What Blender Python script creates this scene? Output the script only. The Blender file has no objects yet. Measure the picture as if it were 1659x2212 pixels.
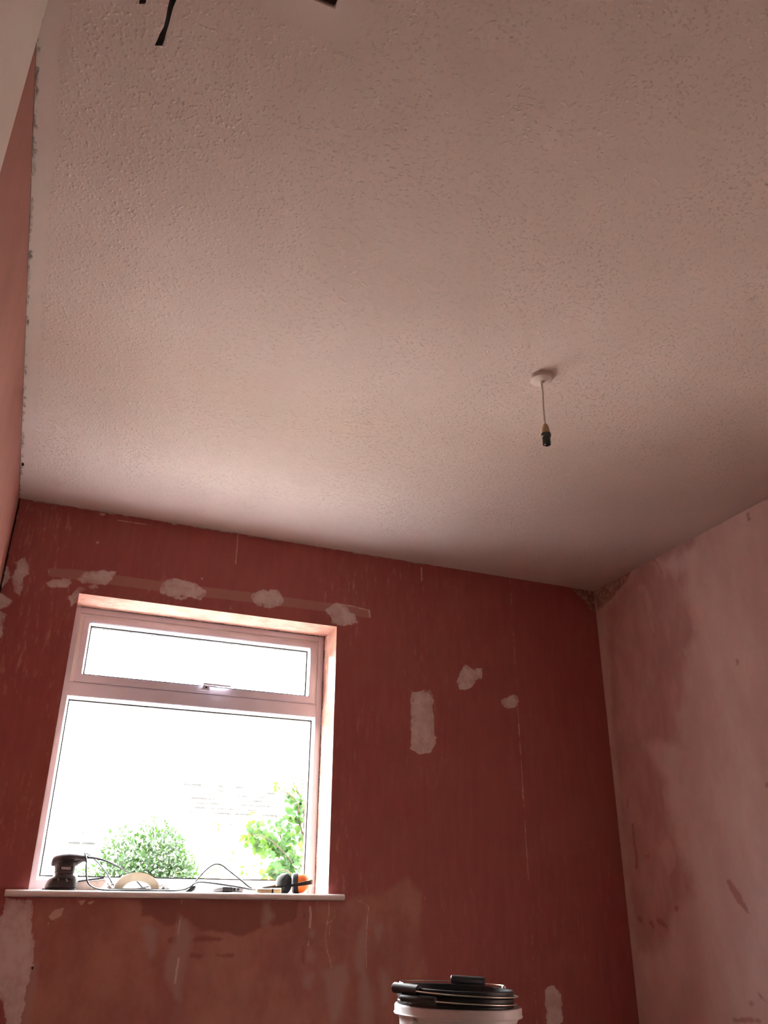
import bpy, bmesh, math, random
import numpy as np
from mathutils import Vector, Matrix

random.seed(7)
RNG = np.random.default_rng(7)
scene = bpy.context.scene
COL = scene.collection

# ------------------------------------------------------------------ camera
CAM_AXES = [[0.925405, -0.378907, 0.007399], [-0.168355, -0.393525, 0.903767], [-0.339532, -0.837596, -0.427961]]
FOCAL_PX = 1815.92          # focal length for a 1659 px wide frame
cam_data = bpy.data.cameras.new('camera')
cam_data.sensor_fit = 'HORIZONTAL'
cam_data.sensor_width = 36.0
cam_data.lens = FOCAL_PX / 1659 * 36.0
cam_data.clip_start = 0.02
cam_data.clip_end = 200
cam = bpy.data.objects.new('camera', cam_data)
COL.objects.link(cam)
_r, _u, _b = CAM_AXES
cam.matrix_world = Matrix(((_r[0], _u[0], _b[0], 0.0), (_r[1], _u[1], _b[1], 0.0),
                           (_r[2], _u[2], _b[2], 0.9), (0, 0, 0, 1)))
scene.camera = cam

# ------------------------------------------------------------------ light and exposure
SKY = 28.0          # zenith; a veiled sky is brightest overhead
SUN = 8.5
SUN_DIR = Vector((0.85, -1.0, -0.37))
world = bpy.data.worlds.new('overcast_sky')
scene.world = world
world.use_nodes = True
wn = world.node_tree
wn.nodes.clear()
w_out = wn.nodes.new('ShaderNodeOutputWorld')
w_bg = wn.nodes.new('ShaderNodeBackground')
w_tc = wn.nodes.new('ShaderNodeTexCoord')
w_sep = wn.nodes.new('ShaderNodeSeparateXYZ')
w_ramp = wn.nodes.new('ShaderNodeValToRGB')
w_ramp.color_ramp.elements[0].color = (0.062, 0.063, 0.065, 1)
w_ramp.color_ramp.elements[1].color = (0.97, 0.985, 1.0, 1)
wn.links.new(w_tc.outputs['Generated'], w_sep.inputs[0])
wn.links.new(w_sep.outputs['Z'], w_ramp.inputs[0])
wn.links.new(w_ramp.outputs[0], w_bg.inputs['Color'])
w_bg.inputs['Strength'].default_value = SKY
wn.links.new(w_bg.outputs[0], w_out.inputs[0])

sun_data = bpy.data.lights.new('sun', 'SUN')
sun_data.energy = SUN
sun_data.angle = math.radians(5)
sun_data.color = (1.0, 0.965, 0.92)
sun = bpy.data.objects.new('sun', sun_data)
COL.objects.link(sun)
sun.location = (-6, 10, 6)
sun.rotation_euler = SUN_DIR.to_track_quat('-Z', 'Y').to_euler()

scene.view_settings.view_transform = 'Standard'
scene.view_settings.look = 'None'
scene.view_settings.exposure = 2.95
scene.view_settings.gamma = 1.0
scene.view_settings.use_curve_mapping = False
scene.cycles.use_denoising = True
scene.cycles.max_bounces = 14
scene.cycles.diffuse_bounces = 8
scene.cycles.transparent_max_bounces = 24
scene.cycles.caustics_reflective = False
scene.cycles.caustics_refractive = False
scene.cycles.sample_clamp_indirect = 6.0

# ------------------------------------------------------------------ measures of the room (metres)
XL, XR, YB, YF, H = -0.221, 2.553, 3.397, -0.95, 2.40
WX0, WX1, WZ0, WZ1 = 0.068, 1.156, 0.931, 2.033      # plaster opening of the window
SILL = 0.954                                         # top of the window board
YFR = YB + 0.17                                      # face of the window frame
YOUT = YB + 0.30

BACK_MARKS = {
    'fill': [
        [(-0.2638,2.1082),(-0.2379,2.1050),(-0.2077,2.1023),(-0.1967,2.0844),(-0.1972,2.0453),(-0.2133,2.0187),(-0.2441,2.0046)],
        [(-0.2428,1.9977),(-0.2180,1.9989),(-0.1900,1.9837),(-0.1719,1.9696),(-0.1823,1.9420),(-0.1970,1.9315),(-0.2292,1.9262)],
        [(-0.2292,1.9262),(-0.2041,1.9249),(-0.1800,1.9117),(-0.1834,1.8809),(-0.1790,1.8352),(-0.1837,1.8163),(-0.2085,1.8179)],
        [(-0.1842,2.1258),(-0.1541,2.1506),(-0.1452,2.1320),(-0.1342,2.1188),(-0.1291,2.0899),(-0.1450,2.0629),(-0.1399,2.0295),(-0.1473,1.9922),(-0.1697,2.0106),(-0.1827,2.0475),(-0.1843,2.0912),(-0.1741,2.1175)],
        [(-0.0659,2.0551),(-0.0470,2.0727),(0.0253,2.0896),(0.0330,2.0747),(0.0140,2.0496),(-0.0422,2.0438)],
        [(0.0495,2.0922),(0.0824,2.1275),(0.1305,2.1410),(0.1924,2.1434),(0.1855,2.1102),(0.1596,2.0825),(0.1164,2.0821),(0.0723,2.0756)],
        [(0.0891,2.0681),(0.1260,2.0785),(0.1408,2.0646),(0.1022,2.0565)],
        [(0.0305,2.0101),(0.0696,2.0637),(0.0857,2.0526),(0.0746,2.0312),(0.0625,1.9950),(0.0453,1.9721),(0.0388,1.9966)],
        [(0.3765,2.0805),(0.3810,2.1219),(0.4086,2.1466),(0.4659,2.1511),(0.5255,2.1392),(0.5651,2.1159),(0.5656,2.0911),(0.5460,2.0719),(0.5241,2.0771),(0.4831,2.0815),(0.4268,2.0715)],
        [(0.4362,2.0728),(0.4932,2.0768),(0.4846,2.0674),(0.4467,2.0641)],
        [(0.7635,2.1267),(0.8082,2.1562),(0.8232,2.1553),(0.8767,2.1662),(0.9099,2.1205),(0.8949,2.0938),(0.8435,2.0769),(0.7912,2.0834),(0.7663,2.1004)],
        [(1.0988,2.1038),(1.1324,2.1319),(1.1558,2.1414),(1.2040,2.1323),(1.2191,2.1043),(1.2384,2.1053),(1.2538,2.0618),(1.2222,2.0484),(1.1750,2.0385),(1.1354,2.0450),(1.1249,2.0762)],
        [(1.5160,1.7800),(1.5397,1.7792),(1.6086,1.7972),(1.6219,1.7683),(1.6226,1.5962),(1.6332,1.5862),(1.6285,1.5535),(1.6104,1.5249),(1.5635,1.5098),(1.5306,1.5193),(1.5076,1.5271),(1.5166,1.5940),(1.5118,1.6720)],
        [(1.7892,1.9298),(1.8321,1.9147),(1.8727,1.9236),(1.8766,1.8963),(1.8703,1.8727),(1.8445,1.8655),(1.8288,1.8380),(1.7919,1.8150),(1.7562,1.8115),(1.7432,1.8501),(1.7663,1.8978)],
        [(1.9643,1.7811),(2.0101,1.8048),(2.0599,1.8141),(2.0623,1.7837),(2.0441,1.7580),(2.0060,1.7417),(1.9775,1.7566)],
        [(-0.0293,0.8559),(0.0014,0.8771),(0.0014,0.9242),(0.0368,0.9237),(0.0863,0.9208),(0.1013,0.8223),(0.1124,0.7970),(0.1252,0.7385),(0.1182,0.6935),(0.1159,0.6092),(0.1135,0.5464),(0.0712,0.5478),(0.0532,0.6108),(0.0067,0.6674)],
        [(2.1038,0.6122),(2.1450,0.6279),(2.1791,0.5891),(2.1775,0.4590),(2.0994,0.4618)]],
    'pale': [
        [(1.1474,2.1371),(1.2273,2.1338),(1.3125,2.1247),(1.3140,2.1313),(1.2286,2.1404),(1.1484,2.1436)],
        [(1.3030,2.1309),(1.3085,2.0920),(1.3174,2.0942),(1.3119,2.1332)],
        [(-0.0652,2.1139),(-0.0581,2.0975),(-0.0534,2.0998),(-0.0606,2.1162)],
        [(0.6722,2.0683),(0.6770,2.0465),(0.6808,2.0476),(0.6761,2.0694)],
        [(0.6783,2.3965),(0.6798,2.3166),(0.6792,2.2535),(0.6842,2.2538),(0.6849,2.3170),(0.6835,2.3970)],
        [(1.5690,2.3810),(1.5698,2.3088),(1.5759,2.3098),(1.5751,2.3821)],
        [(1.0796,0.9112),(1.0848,0.8828),(1.0827,0.8354),(1.0919,0.8348),(1.0941,0.8828),(1.0888,0.9122)],
        [(1.0836,0.7977),(1.0814,0.7743),(1.0868,0.7737),(1.0890,0.7971)],
        [(0.5973,0.8784),(0.5935,0.8444),(0.5920,0.8129),(0.5963,0.8124),(0.5978,0.8437),(0.6016,0.8776)],
        [(0.6021,0.7446),(0.5994,0.7032),(0.5973,0.6611),(0.6046,0.6601),(0.6067,0.7022),(0.6094,0.7435)],
        [(0.5928,0.9399),(0.5956,0.9145),(0.5983,0.9146),(0.5955,0.9399)],
        [(1.1575,0.9294),(1.1606,0.8930),(1.1542,0.8546),(1.1510,0.8353),(1.1497,0.7971),(1.1566,0.7638),(1.1690,0.7310),(1.1786,0.6962),(1.1825,0.6968),(1.1729,0.7318),(1.1606,0.7645),(1.1538,0.7972),(1.1551,0.8350),(1.1583,0.8540),(1.1648,0.8928),(1.1617,0.9295)],
        [(1.1838,0.9248),(1.1841,0.8693),(1.1598,0.8545),(1.1618,0.8522),(1.1873,0.8684),(1.1872,0.9248)],
        [(1.1639,0.8495),(1.1654,0.8113),(1.1683,0.8113),(1.1669,0.8495)],
        [(1.2783,0.9314),(1.3014,0.9258),(1.3241,0.9124),(1.3179,0.8596),(1.3148,0.7726),(1.3173,0.6969),(1.3215,0.6968),(1.3190,0.7725),(1.3221,0.8594),(1.3283,0.9131),(1.3034,0.9290),(1.2795,0.9349)],
        [(0.1676,2.3705),(0.2155,2.3710),(0.3122,2.3736),(0.3122,2.3779),(0.2154,2.3753),(0.1676,2.3747)],
        [(0.0915,2.3912),(0.1172,2.3932),(0.1141,2.3818),(0.0950,2.3837)],
        [(0.0963,2.2640),(0.1102,2.2637),(0.1053,2.2497)],
        [(0.5368,2.1734),(0.5498,2.1715),(0.5453,2.1595)],
        [(0.1469,0.8693),(0.1613,0.8910),(0.1939,0.9008),(0.1893,0.8729),(0.1597,0.8598)],
        [(0.2367,0.9223),(0.2607,0.9235),(0.2511,0.9039)],
        [(0.2654,0.9173),(0.2972,0.9238),(0.2807,0.9086)],
        [(0.1453,0.8521),(0.1539,0.8542),(0.1538,0.8414)],
        [(2.0535,1.6862),(2.0532,1.6292),(2.0586,1.6299),(2.0589,1.6869)],
        [(2.0538,1.5854),(2.0546,1.5452),(2.0599,1.5459),(2.0591,1.5861)],
        [(2.0546,1.4085),(2.0534,1.3419),(2.0591,1.3424),(2.0604,1.4090)],
        [(2.0560,1.2615),(2.0545,1.2039),(2.0588,1.2042),(2.0602,1.2618)],
        [(2.0559,1.1473),(2.0544,1.1080),(2.0585,1.1082),(2.0601,1.1475)]],
    'band': [
        [(-0.0618,2.1209),(0.0510,2.1305),(0.4778,2.1301),(0.7965,2.1366),(1.1360,2.1371),(1.3096,2.1279),(1.3056,2.0923),(1.1374,2.0961),(0.7997,2.0927),(0.4826,2.0855),(0.2014,2.0872),(-0.0563,2.0883)]],
    'low': [
        [(0.0875,0.9196),(0.4444,0.9173),(1.2281,0.9248),(1.3716,0.9511),(1.4922,1.0122),(1.5430,0.9617),(1.5620,0.7140),(1.5696,0.4358),(0.1198,0.4943),(0.1136,0.7044)]],
    'grey': [
        [(0.1130,0.7304),(0.1359,0.7322),(0.1408,0.6891),(0.1426,0.6485),(0.1456,0.5453),(0.1135,0.5464),(0.1114,0.6492),(0.1152,0.6936)],
        [(0.5946,0.8766),(0.6267,0.8577),(0.6490,0.8125),(0.6311,0.7241),(0.6262,0.6124),(0.6044,0.6129),(0.5652,0.6818),(0.5650,0.7249),(0.5843,0.7905)],
        [(0.4572,0.8350),(0.4845,0.8484),(0.5252,0.8350),(0.5121,0.7428),(0.5001,0.7429),(0.4793,0.8129)],
        [(0.9007,0.8491),(0.9041,0.9150),(0.9201,0.9175),(0.9272,0.8914),(0.9444,0.8774),(0.9197,0.8444)],
        [(1.0790,0.8115),(1.0918,0.8328),(1.1128,0.8233),(1.1015,0.8020)],
        [(1.0657,0.6642),(1.0797,0.6866),(1.1070,0.6816),(1.1056,0.6544),(1.0929,0.6366),(1.0737,0.6437)],
        [(1.0710,0.7509),(1.0863,0.7740),(1.1151,0.7459),(1.0997,0.7229),(1.0779,0.7232)],
        [(1.1477,0.6901),(1.1884,0.7080),(1.2355,0.7213),(1.2454,0.6701),(1.2286,0.5795),(1.1981,0.5093),(1.1764,0.5101),(1.1675,0.6035)],
        [(1.2643,0.6976),(1.2816,0.8110),(1.3154,0.8595),(1.3251,0.6968),(1.3490,0.6220),(1.3496,0.5042),(1.2939,0.5061),(1.2949,0.6693)],
        [(1.3537,0.8352),(1.3800,0.8499),(1.3872,0.8303),(1.3658,0.7987)],
        [(1.3728,0.6961),(1.3959,0.6910),(1.4077,0.6673),(1.4082,0.5838),(1.3883,0.5729),(1.3791,0.6399)]],
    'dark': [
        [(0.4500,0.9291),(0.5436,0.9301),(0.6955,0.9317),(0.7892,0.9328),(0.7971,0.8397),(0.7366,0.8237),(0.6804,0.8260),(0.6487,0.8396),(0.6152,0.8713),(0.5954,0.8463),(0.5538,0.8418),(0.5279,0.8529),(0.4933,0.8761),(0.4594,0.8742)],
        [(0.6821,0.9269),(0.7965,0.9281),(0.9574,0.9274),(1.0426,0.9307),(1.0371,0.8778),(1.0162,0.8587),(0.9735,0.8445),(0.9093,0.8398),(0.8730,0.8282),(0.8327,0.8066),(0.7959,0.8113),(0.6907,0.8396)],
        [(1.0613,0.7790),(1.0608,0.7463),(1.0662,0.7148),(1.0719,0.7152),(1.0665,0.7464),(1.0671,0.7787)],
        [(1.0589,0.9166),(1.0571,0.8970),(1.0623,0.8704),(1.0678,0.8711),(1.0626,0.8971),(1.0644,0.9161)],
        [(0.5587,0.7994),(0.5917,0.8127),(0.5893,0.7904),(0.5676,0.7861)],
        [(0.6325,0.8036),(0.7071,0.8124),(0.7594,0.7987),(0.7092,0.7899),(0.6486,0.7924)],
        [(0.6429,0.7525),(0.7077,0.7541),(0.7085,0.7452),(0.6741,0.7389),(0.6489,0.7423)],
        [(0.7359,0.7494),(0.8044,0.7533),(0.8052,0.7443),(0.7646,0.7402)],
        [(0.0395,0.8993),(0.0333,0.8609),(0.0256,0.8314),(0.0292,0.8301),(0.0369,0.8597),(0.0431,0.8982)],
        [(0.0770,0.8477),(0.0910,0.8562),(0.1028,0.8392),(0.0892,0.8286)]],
    'rough': [
        [(2.4137,2.4021),(2.5546,2.4051),(2.5463,2.2686),(2.5014,2.3175),(2.4556,2.3595)]],
    'hole': [
        [(0.1187,0.7180),(0.1232,0.7221),(0.1294,0.7171),(0.1266,0.7105),(0.1211,0.7118)]],
}
RIGHT_MARKS = {
    'red': [
        [(3.3100,2.2565),(3.2229,2.3298),(2.9774,2.4134),(2.9044,2.4025),(2.8764,2.3154),(2.7409,2.2550),(2.7548,2.1513),(2.7306,2.0729),(2.7294,1.9860),(2.7665,1.9450),(2.8081,1.8650),(2.8387,1.7604),(2.9004,1.6628),(2.9225,1.5582),(3.1416,1.5777),(3.0373,1.4046),(3.0502,1.1833),(2.9570,1.0321),(2.9415,0.9659),(3.0647,0.9243),(3.1410,0.8240),(3.2206,0.7506),(3.3559,0.7501),(3.3581,0.9706),(3.3682,1.2640),(3.3789,1.5793)],
        [(2.9056,2.3965),(2.7952,2.4059),(2.6204,2.4087),(2.6373,2.3692),(2.7505,2.3697),(2.8624,2.3836)]],
    'mark': [
        [(3.2579,0.8642),(3.2338,0.8704),(3.2204,0.8414),(3.2405,0.8372)],
        [(3.2073,0.8780),(3.1706,0.8759),(3.1340,0.8383),(3.1689,0.8448),(3.1992,0.8563)],
        [(2.7659,1.0177),(2.7467,1.0127),(2.7039,0.9676),(2.6682,0.8876),(2.6870,0.9024),(2.7299,0.9415),(2.7493,0.9726)],
        [(2.8495,0.5433),(2.7945,0.5587),(2.7010,0.5616),(2.6977,0.5502),(2.8316,0.5370)],
        [(2.7478,0.6090),(2.7300,0.6185),(2.7200,0.6033),(2.7390,0.5937)],
        [(3.3096,1.3725),(3.3238,1.3267),(3.3139,1.3253),(3.2997,1.3711)],
        [(3.3017,1.2638),(3.3043,1.1776),(3.2963,1.1245),(3.3106,1.0733),(3.2947,1.0723),(3.2802,1.1245),(3.2879,1.1779),(3.2852,1.2634)],
        [(3.3300,0.8843),(3.3042,0.8820),(3.2999,0.8597),(3.3212,0.8619)],
        [(2.5240,1.8216),(2.5067,1.8146),(2.5186,1.7940),(2.5285,1.7965)],
        [(3.2301,1.1270),(3.1990,1.1306),(3.2073,1.1104),(3.2283,1.1139)],
        [(2.4876,1.3440),(2.4602,1.3407),(2.4657,1.3186),(2.4889,1.3258)],
        [(3.0804,0.9243),(3.0564,0.9267),(3.0648,0.9053),(3.0800,0.9076)],
        [(2.6989,0.6449),(2.6771,0.6346),(2.6525,0.6129),(2.6852,0.6261)],
        [(2.9225,2.4005),(2.8976,2.3660),(2.8797,2.3121),(2.8709,2.3117),(2.8890,2.3663),(2.9146,2.4021)]],
    'stain': [
        [(2.3332,2.3870),(2.3152,2.3821),(2.3215,2.3646),(2.3138,2.3498),(2.3340,2.3479),(2.3344,2.3701)]],
    'hole': [
        [(2.2858,2.4255),(2.2739,2.4224),(2.2767,2.4167),(2.2848,2.4180)]],
    'rough': [
        [(3.4122,2.3993),(3.3377,2.4093),(3.0750,2.4128),(3.1238,2.3666),(3.2119,2.3329),(3.2573,2.3140),(3.3800,2.2917),(3.4006,2.3674)]],
    'pale': [
        [(3.3834,2.2722),(3.3677,2.2674),(3.3784,2.0373),(3.3882,1.7546),(3.3894,1.6333),(3.4042,1.6357),(3.4080,1.7893),(3.3958,2.0417)],
        [(3.0542,2.3163),(2.9995,2.3009),(2.9702,2.1896),(2.9926,2.1467),(2.9774,2.0622),(2.9909,2.0629),(3.0089,2.1579),(3.0155,2.2677),(3.0509,2.2827)],
        [(2.7429,2.3048),(2.7131,2.3061),(2.7231,2.2792),(2.7664,2.2948)],
        [(2.7482,2.2091),(2.7323,2.1977),(2.7470,2.1488),(2.7548,2.1513)],
        [(2.8192,1.9476),(2.8002,1.9397),(2.7923,1.9006),(2.8083,1.9019)],
        [(3.1422,1.1380),(3.0723,1.1949),(3.0366,1.1325),(3.0411,1.0735),(3.0970,1.0360),(3.1112,1.0861)]],
}
CORD_PATHS = {
    'a': [(0.2499,3.4400,1.0642),(0.2770,3.4550,1.0633),(0.3096,3.4650,1.0575),(0.3527,3.4800,1.0419),(0.4115,3.5000,1.0171),(0.4444,3.5050,0.9879),(0.4700,3.5000,0.9662),(0.4999,3.4800,0.9601),(0.5260,3.4400,0.9583)],
    'b': [(0.2434,3.4300,1.0697),(0.2391,3.4350,1.0799),(0.2603,3.4600,1.0701),(0.2890,3.4900,1.0526),(0.3237,3.5300,1.0257),(0.3443,3.5350,1.0010),(0.3634,3.5300,0.9761),(0.3907,3.5150,0.9622),(0.4468,3.5000,0.9643),(0.4778,3.5000,0.9710),(0.5025,3.5100,0.9748),(0.5234,3.5150,0.9768),(0.5509,3.5000,0.9706),(0.5691,3.4800,0.9626),(0.5983,3.4600,0.9612)],
    'c': [(0.2434,3.4300,1.0697),(0.2372,3.4250,1.0771),(0.2453,3.4100,1.0535),(0.2487,3.4000,1.0197),(0.2562,3.3950,0.9881),(0.2725,3.3850,0.9680),(0.3046,3.3780,0.9580),(0.3533,3.3720,0.9562),(0.3990,3.3700,0.9562),(0.4619,3.3720,0.9564),(0.5168,3.3800,0.9573),(0.5828,3.3900,0.9599),(0.6156,3.4000,0.9690),(0.6333,3.4100,0.9796)],
    'e': [(0.6298,3.4250,0.9752),(0.6415,3.4300,0.9865),(0.6653,3.4500,1.0119),(0.6964,3.4700,1.0399),(0.7227,3.4800,1.0540),(0.7481,3.4750,1.0511),(0.7714,3.4600,1.0338),(0.8218,3.4400,0.9970),(0.8535,3.4300,0.9740),(0.8743,3.4250,0.9678)],
    'f': [(0.6215,3.4050,0.9700),(0.6316,3.4100,0.9796),(0.6532,3.4200,0.9880),(0.6790,3.4200,0.9885),(0.7357,3.4100,0.9829),(0.8040,3.4100,0.9744),(0.8490,3.4100,0.9672),(0.8760,3.4200,0.9661)],
}

# ------------------------------------------------------------------ material helpers
def new_mat(name):
    m = bpy.data.materials.new(name)
    m.use_nodes = True
    nt = m.node_tree
    b = nt.nodes['Principled BSDF']
    return m, nt, b

def NM(nt, op, a, b=None, clamp=False):
    n = nt.nodes.new('ShaderNodeMath'); n.operation = op; n.use_clamp = clamp
    for i, v in enumerate((a, b)):
        if v is None: continue
        if isinstance(v, (int, float)): n.inputs[i].default_value = v
        else: nt.links.new(v, n.inputs[i])
    return n.outputs[0]

def coords(nt):
    return nt.nodes.new('ShaderNodeTexCoord').outputs['Object']

def noise(nt, vec, scale, stretch=(1, 1, 1), detail=4, rough=0.55, offset=(0, 0, 0)):
    mp = nt.nodes.new('ShaderNodeMapping')
    mp.inputs['Scale'].default_value = stretch
    mp.inputs['Location'].default_value = offset
    nt.links.new(vec, mp.inputs[0])
    n = nt.nodes.new('ShaderNodeTexNoise')
    n.inputs['Scale'].default_value = scale
    n.inputs['Detail'].default_value = detail
    n.inputs['Roughness'].default_value = rough
    nt.links.new(mp.outputs[0], n.inputs['Vector'])
    return n.outputs['Fac']

def step(nt, v, lo, hi):
    n = nt.nodes.new('ShaderNodeMapRange'); n.interpolation_type = 'SMOOTHSTEP'
    n.inputs['From Min'].default_value = lo; n.inputs['From Max'].default_value = hi
    nt.links.new(v, n.inputs['Value'])
    return n.outputs['Result']

def mix(nt, fac, a, b):
    n = nt.nodes.new('ShaderNodeMix'); n.data_type = 'RGBA'
    for s, v in ((n.inputs['Factor'], fac), (n.inputs['A'], a), (n.inputs['B'], b)):
        pass
    def put(sock, v):
        if isinstance(v, tuple): sock.default_value = (*v, 1)
        elif isinstance(v, (int, float)): sock.default_value = v
        else: nt.links.new(v, sock)
    put(n.inputs[0], fac); put(n.inputs[6], a); put(n.inputs[7], b)
    return n.outputs[2]

def bump(nt, b, h, strength, dist):
    n = nt.nodes.new('ShaderNodeBump')
    n.inputs['Strength'].default_value = strength
    n.inputs['Distance'].default_value = dist
    nt.links.new(h, n.inputs['Height'])
    nt.links.new(n.outputs[0], b.inputs['Normal'])

def pm(name, col, rough=0.5, var=0.12, scale=60, metal=0.0, bmp=0.0, trans=0.0, col2=None, spec=0.5):
    """plain procedural material: base colour broken up by noise"""
    m, nt, b = new_mat(name)
    c = coords(nt)
    f = noise(nt, c, scale)
    dk = col2 or tuple(v * (1 - var * 2) for v in col)
    nt.links.new(mix(nt, step(nt, f, 0.35, 0.65), dk, col), b.inputs['Base Color'])
    b.inputs['Roughness'].default_value = rough
    b.inputs['Metallic'].default_value = metal
    b.inputs['Specular IOR Level'].default_value = spec
    if bmp: bump(nt, b, noise(nt, c, scale * 3), bmp, 0.001)
    if trans: b.inputs['Transmission Weight'].default_value = trans
    return m

def attr(nt, name):
    n = nt.nodes.new('ShaderNodeAttribute'); n.attribute_name = name
    return n.outputs['Fac']

def sdf_mask(nt, vec, name, amp, scale, soft, stretch=(1, 1, 1), off=0.0):
    n = NM(nt, 'MULTIPLY', NM(nt, 'SUBTRACT', noise(nt, vec, scale, stretch, 5, 0.62), 0.5), amp)
    return step(nt, NM(nt, 'ADD', attr(nt, name), n), off - soft, off + soft)

def sepxyz(nt, vec):
    s = nt.nodes.new('ShaderNodeSeparateXYZ'); nt.links.new(vec, s.inputs[0])
    return s.outputs

# ------------------------------------------------------------------ plaster and paint
CEIL_COL = (0.60, 0.49, 0.44)
def mat_back_wall():
    m, nt, b = new_mat('stripped_red_plaster')
    c = coords(nt); x, y, z = sepxyz(nt, c)
    streak = noise(nt, c, 5.0, (6, 6, 1.0), 6, 0.6)
    blotch = noise(nt, c, 2.6, (1, 1, 1), 4, 0.6, (3, 1, 5))
    col = mix(nt, step(nt, streak, 0.30, 0.78), (0.340, 0.090, 0.084), (0.385, 0.112, 0.104))
    col = mix(nt, NM(nt, 'MULTIPLY', step(nt, blotch, 0.42, 0.72), 0.55), col, (0.37, 0.132, 0.104))
    # fine pale scratches and flecks left by the paper scraper, thicker near the window and ceiling
    near = NM(nt, 'SUBTRACT', 1.0, step(nt, x, 0.9, 1.9))
    fl = step(nt, noise(nt, c, 22, (3.0, 3.0, 0.6), 6, 0.7, (9, 0, 2)), 0.53, 0.70)
    fl2 = step(nt, noise(nt, c, 3.2, (1, 1, 0.7), 3, 0.5, (1, 7, 3)), 0.43, 0.62)
    fm = NM(nt, 'MULTIPLY', NM(nt, 'MULTIPLY', fl, fl2), NM(nt, 'ADD', 0.18, NM(nt, 'MULTIPLY', near, 0.42)))
    col = mix(nt, fm, col, (0.56, 0.30, 0.22))
    # lower, older plaster
    low = sdf_mask(nt, c, 's_low', 0.09, 7, 0.022)
    tb = noise(nt, c, 4.0, (1.6, 1, 1), 6, 0.62, (4, 4, 4))
    tcol = mix(nt, step(nt, tb, 0.36, 0.66), (0.36, 0.136, 0.108), (0.46, 0.208, 0.155))
    tcol = mix(nt, NM(nt, 'MULTIPLY', step(nt, noise(nt, c, 16, (1, 1, 1), 5, 0.7), 0.5, 0.75), 0.35), tcol, (0.40, 0.225, 0.19))
    col = mix(nt, low, col, tcol)
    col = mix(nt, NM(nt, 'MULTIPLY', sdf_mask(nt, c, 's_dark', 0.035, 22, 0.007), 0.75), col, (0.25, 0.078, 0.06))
    col = mix(nt, NM(nt, 'MULTIPLY', sdf_mask(nt, c, 's_grey', 0.05, 12, 0.014, (1.5, 1, .6)), 0.68), col, (0.43, 0.275, 0.235))
    col = mix(nt, NM(nt, 'MULTIPLY', sdf_mask(nt, c, 's_band', 0.006, 60, 0.003), 0.8), col, (0.42, 0.205, 0.165))
    rn = step(nt, noise(nt, c, 55, (1, 1, 1), 5, 0.7), 0.42, 0.6)
    col = mix(nt, NM(nt, 'MULTIPLY', sdf_mask(nt, c, 's_rough', 0.02, 30, 0.006), 0.8), col, mix(nt, rn, (0.26, 0.12, 0.09), (0.52, 0.36, 0.28)))
    fillc = mix(nt, step(nt, noise(nt, c, 14, (1, 1, 1), 5, 0.65, (2, 2, 8)), 0.32, 0.62), (0.54, 0.39, 0.365), (0.68, 0.56, 0.53))
    thin = step(nt, noise(nt, c, 16, (1.6, 1, 1), 6, 0.7, (6, 1, 4)), 0.30, 0.52)
    edge_f = sdf_mask(nt, c, 's_fill', 0.03, 38, 0.003)
    core_f = sdf_mask(nt, c, 's_fill', 0.02, 20, 0.004, (1, 1, 1), 0.011)
    op = NM(nt, 'MULTIPLY', edge_f, NM(nt, 'MAXIMUM', core_f, NM(nt, 'ADD', 0.35, NM(nt, 'MULTIPLY', thin, 0.6))))
    op = NM(nt, 'MULTIPLY', op, NM(nt, 'ADD', 0.72, NM(nt, 'MULTIPLY', thin, 0.26)))
    col = mix(nt, op, col, fillc)
    # paper joints: broken pale vertical lines
    seams = None
    for x0, thr in ((2.057, 0.50), (1.571, 0.60), (0.682, 0.60), (1.158, 0.62), (0.395, 0.64)):
        wob = NM(nt, 'MULTIPLY', NM(nt, 'SUBTRACT', noise(nt, c, 4, (0.01, 0.01, 1), 2, 0.5, (x0 * 9, 0, 0)), 0.5), 0.008)
        d = NM(nt, 'ABSOLUTE', NM(nt, 'ADD', NM(nt, 'SUBTRACT', x, x0), wob))
        ln = NM(nt, 'SUBTRACT', 1.0, step(nt, d, 0.0006, 0.0022))
        brk = step(nt, noise(nt, c, 14, (0.01, 0.01, 1), 5, 0.75, (x0 * 5, 2, 0)), thr, thr + 0.06)
        s = NM(nt, 'MULTIPLY', ln, brk)
        seams = s if seams is None else NM(nt, 'MAXIMUM', seams, s)
    col = mix(nt, NM(nt, 'MULTIPLY', seams, 0.7), col, (0.62, 0.40, 0.30))
    col = mix(nt, NM(nt, 'MULTIPLY', sdf_mask(nt, c, 's_pale', 0.006, 90, 0.0016), 0.8), col, (0.64, 0.46, 0.36))
    # ceiling paint lapped over the top edge, and dark gap in the left corner
    edge = NM(nt, 'MULTIPLY', NM(nt, 'SUBTRACT', noise(nt, c, 26, (1, 1, 1), 5, 0.75), 0.62), 0.05)
    lap = step(nt, NM(nt, 'ADD', NM(nt, 'SUBTRACT', z, 2.3955), edge), 0.0, 0.003)
    col = mix(nt, NM(nt, 'MULTIPLY', lap, NM(nt, 'SUBTRACT', 1.0, step(nt, x, 1.6, 2.0))), col, CEIL_COL)
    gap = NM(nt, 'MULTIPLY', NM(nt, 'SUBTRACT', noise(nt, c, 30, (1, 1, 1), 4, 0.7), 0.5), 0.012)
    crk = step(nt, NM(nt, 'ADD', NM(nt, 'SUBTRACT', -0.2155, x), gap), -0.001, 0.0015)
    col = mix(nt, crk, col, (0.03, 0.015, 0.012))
    rc = step(nt, NM(nt, 'ADD', NM(nt, 'SUBTRACT', x, 2.5515), NM(nt, 'MULTIPLY', gap, 0.8)), -0.001, 0.001)
    col = mix(nt, NM(nt, 'MULTIPLY', rc, 0.6), col, (0.55, 0.36, 0.31))
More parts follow.
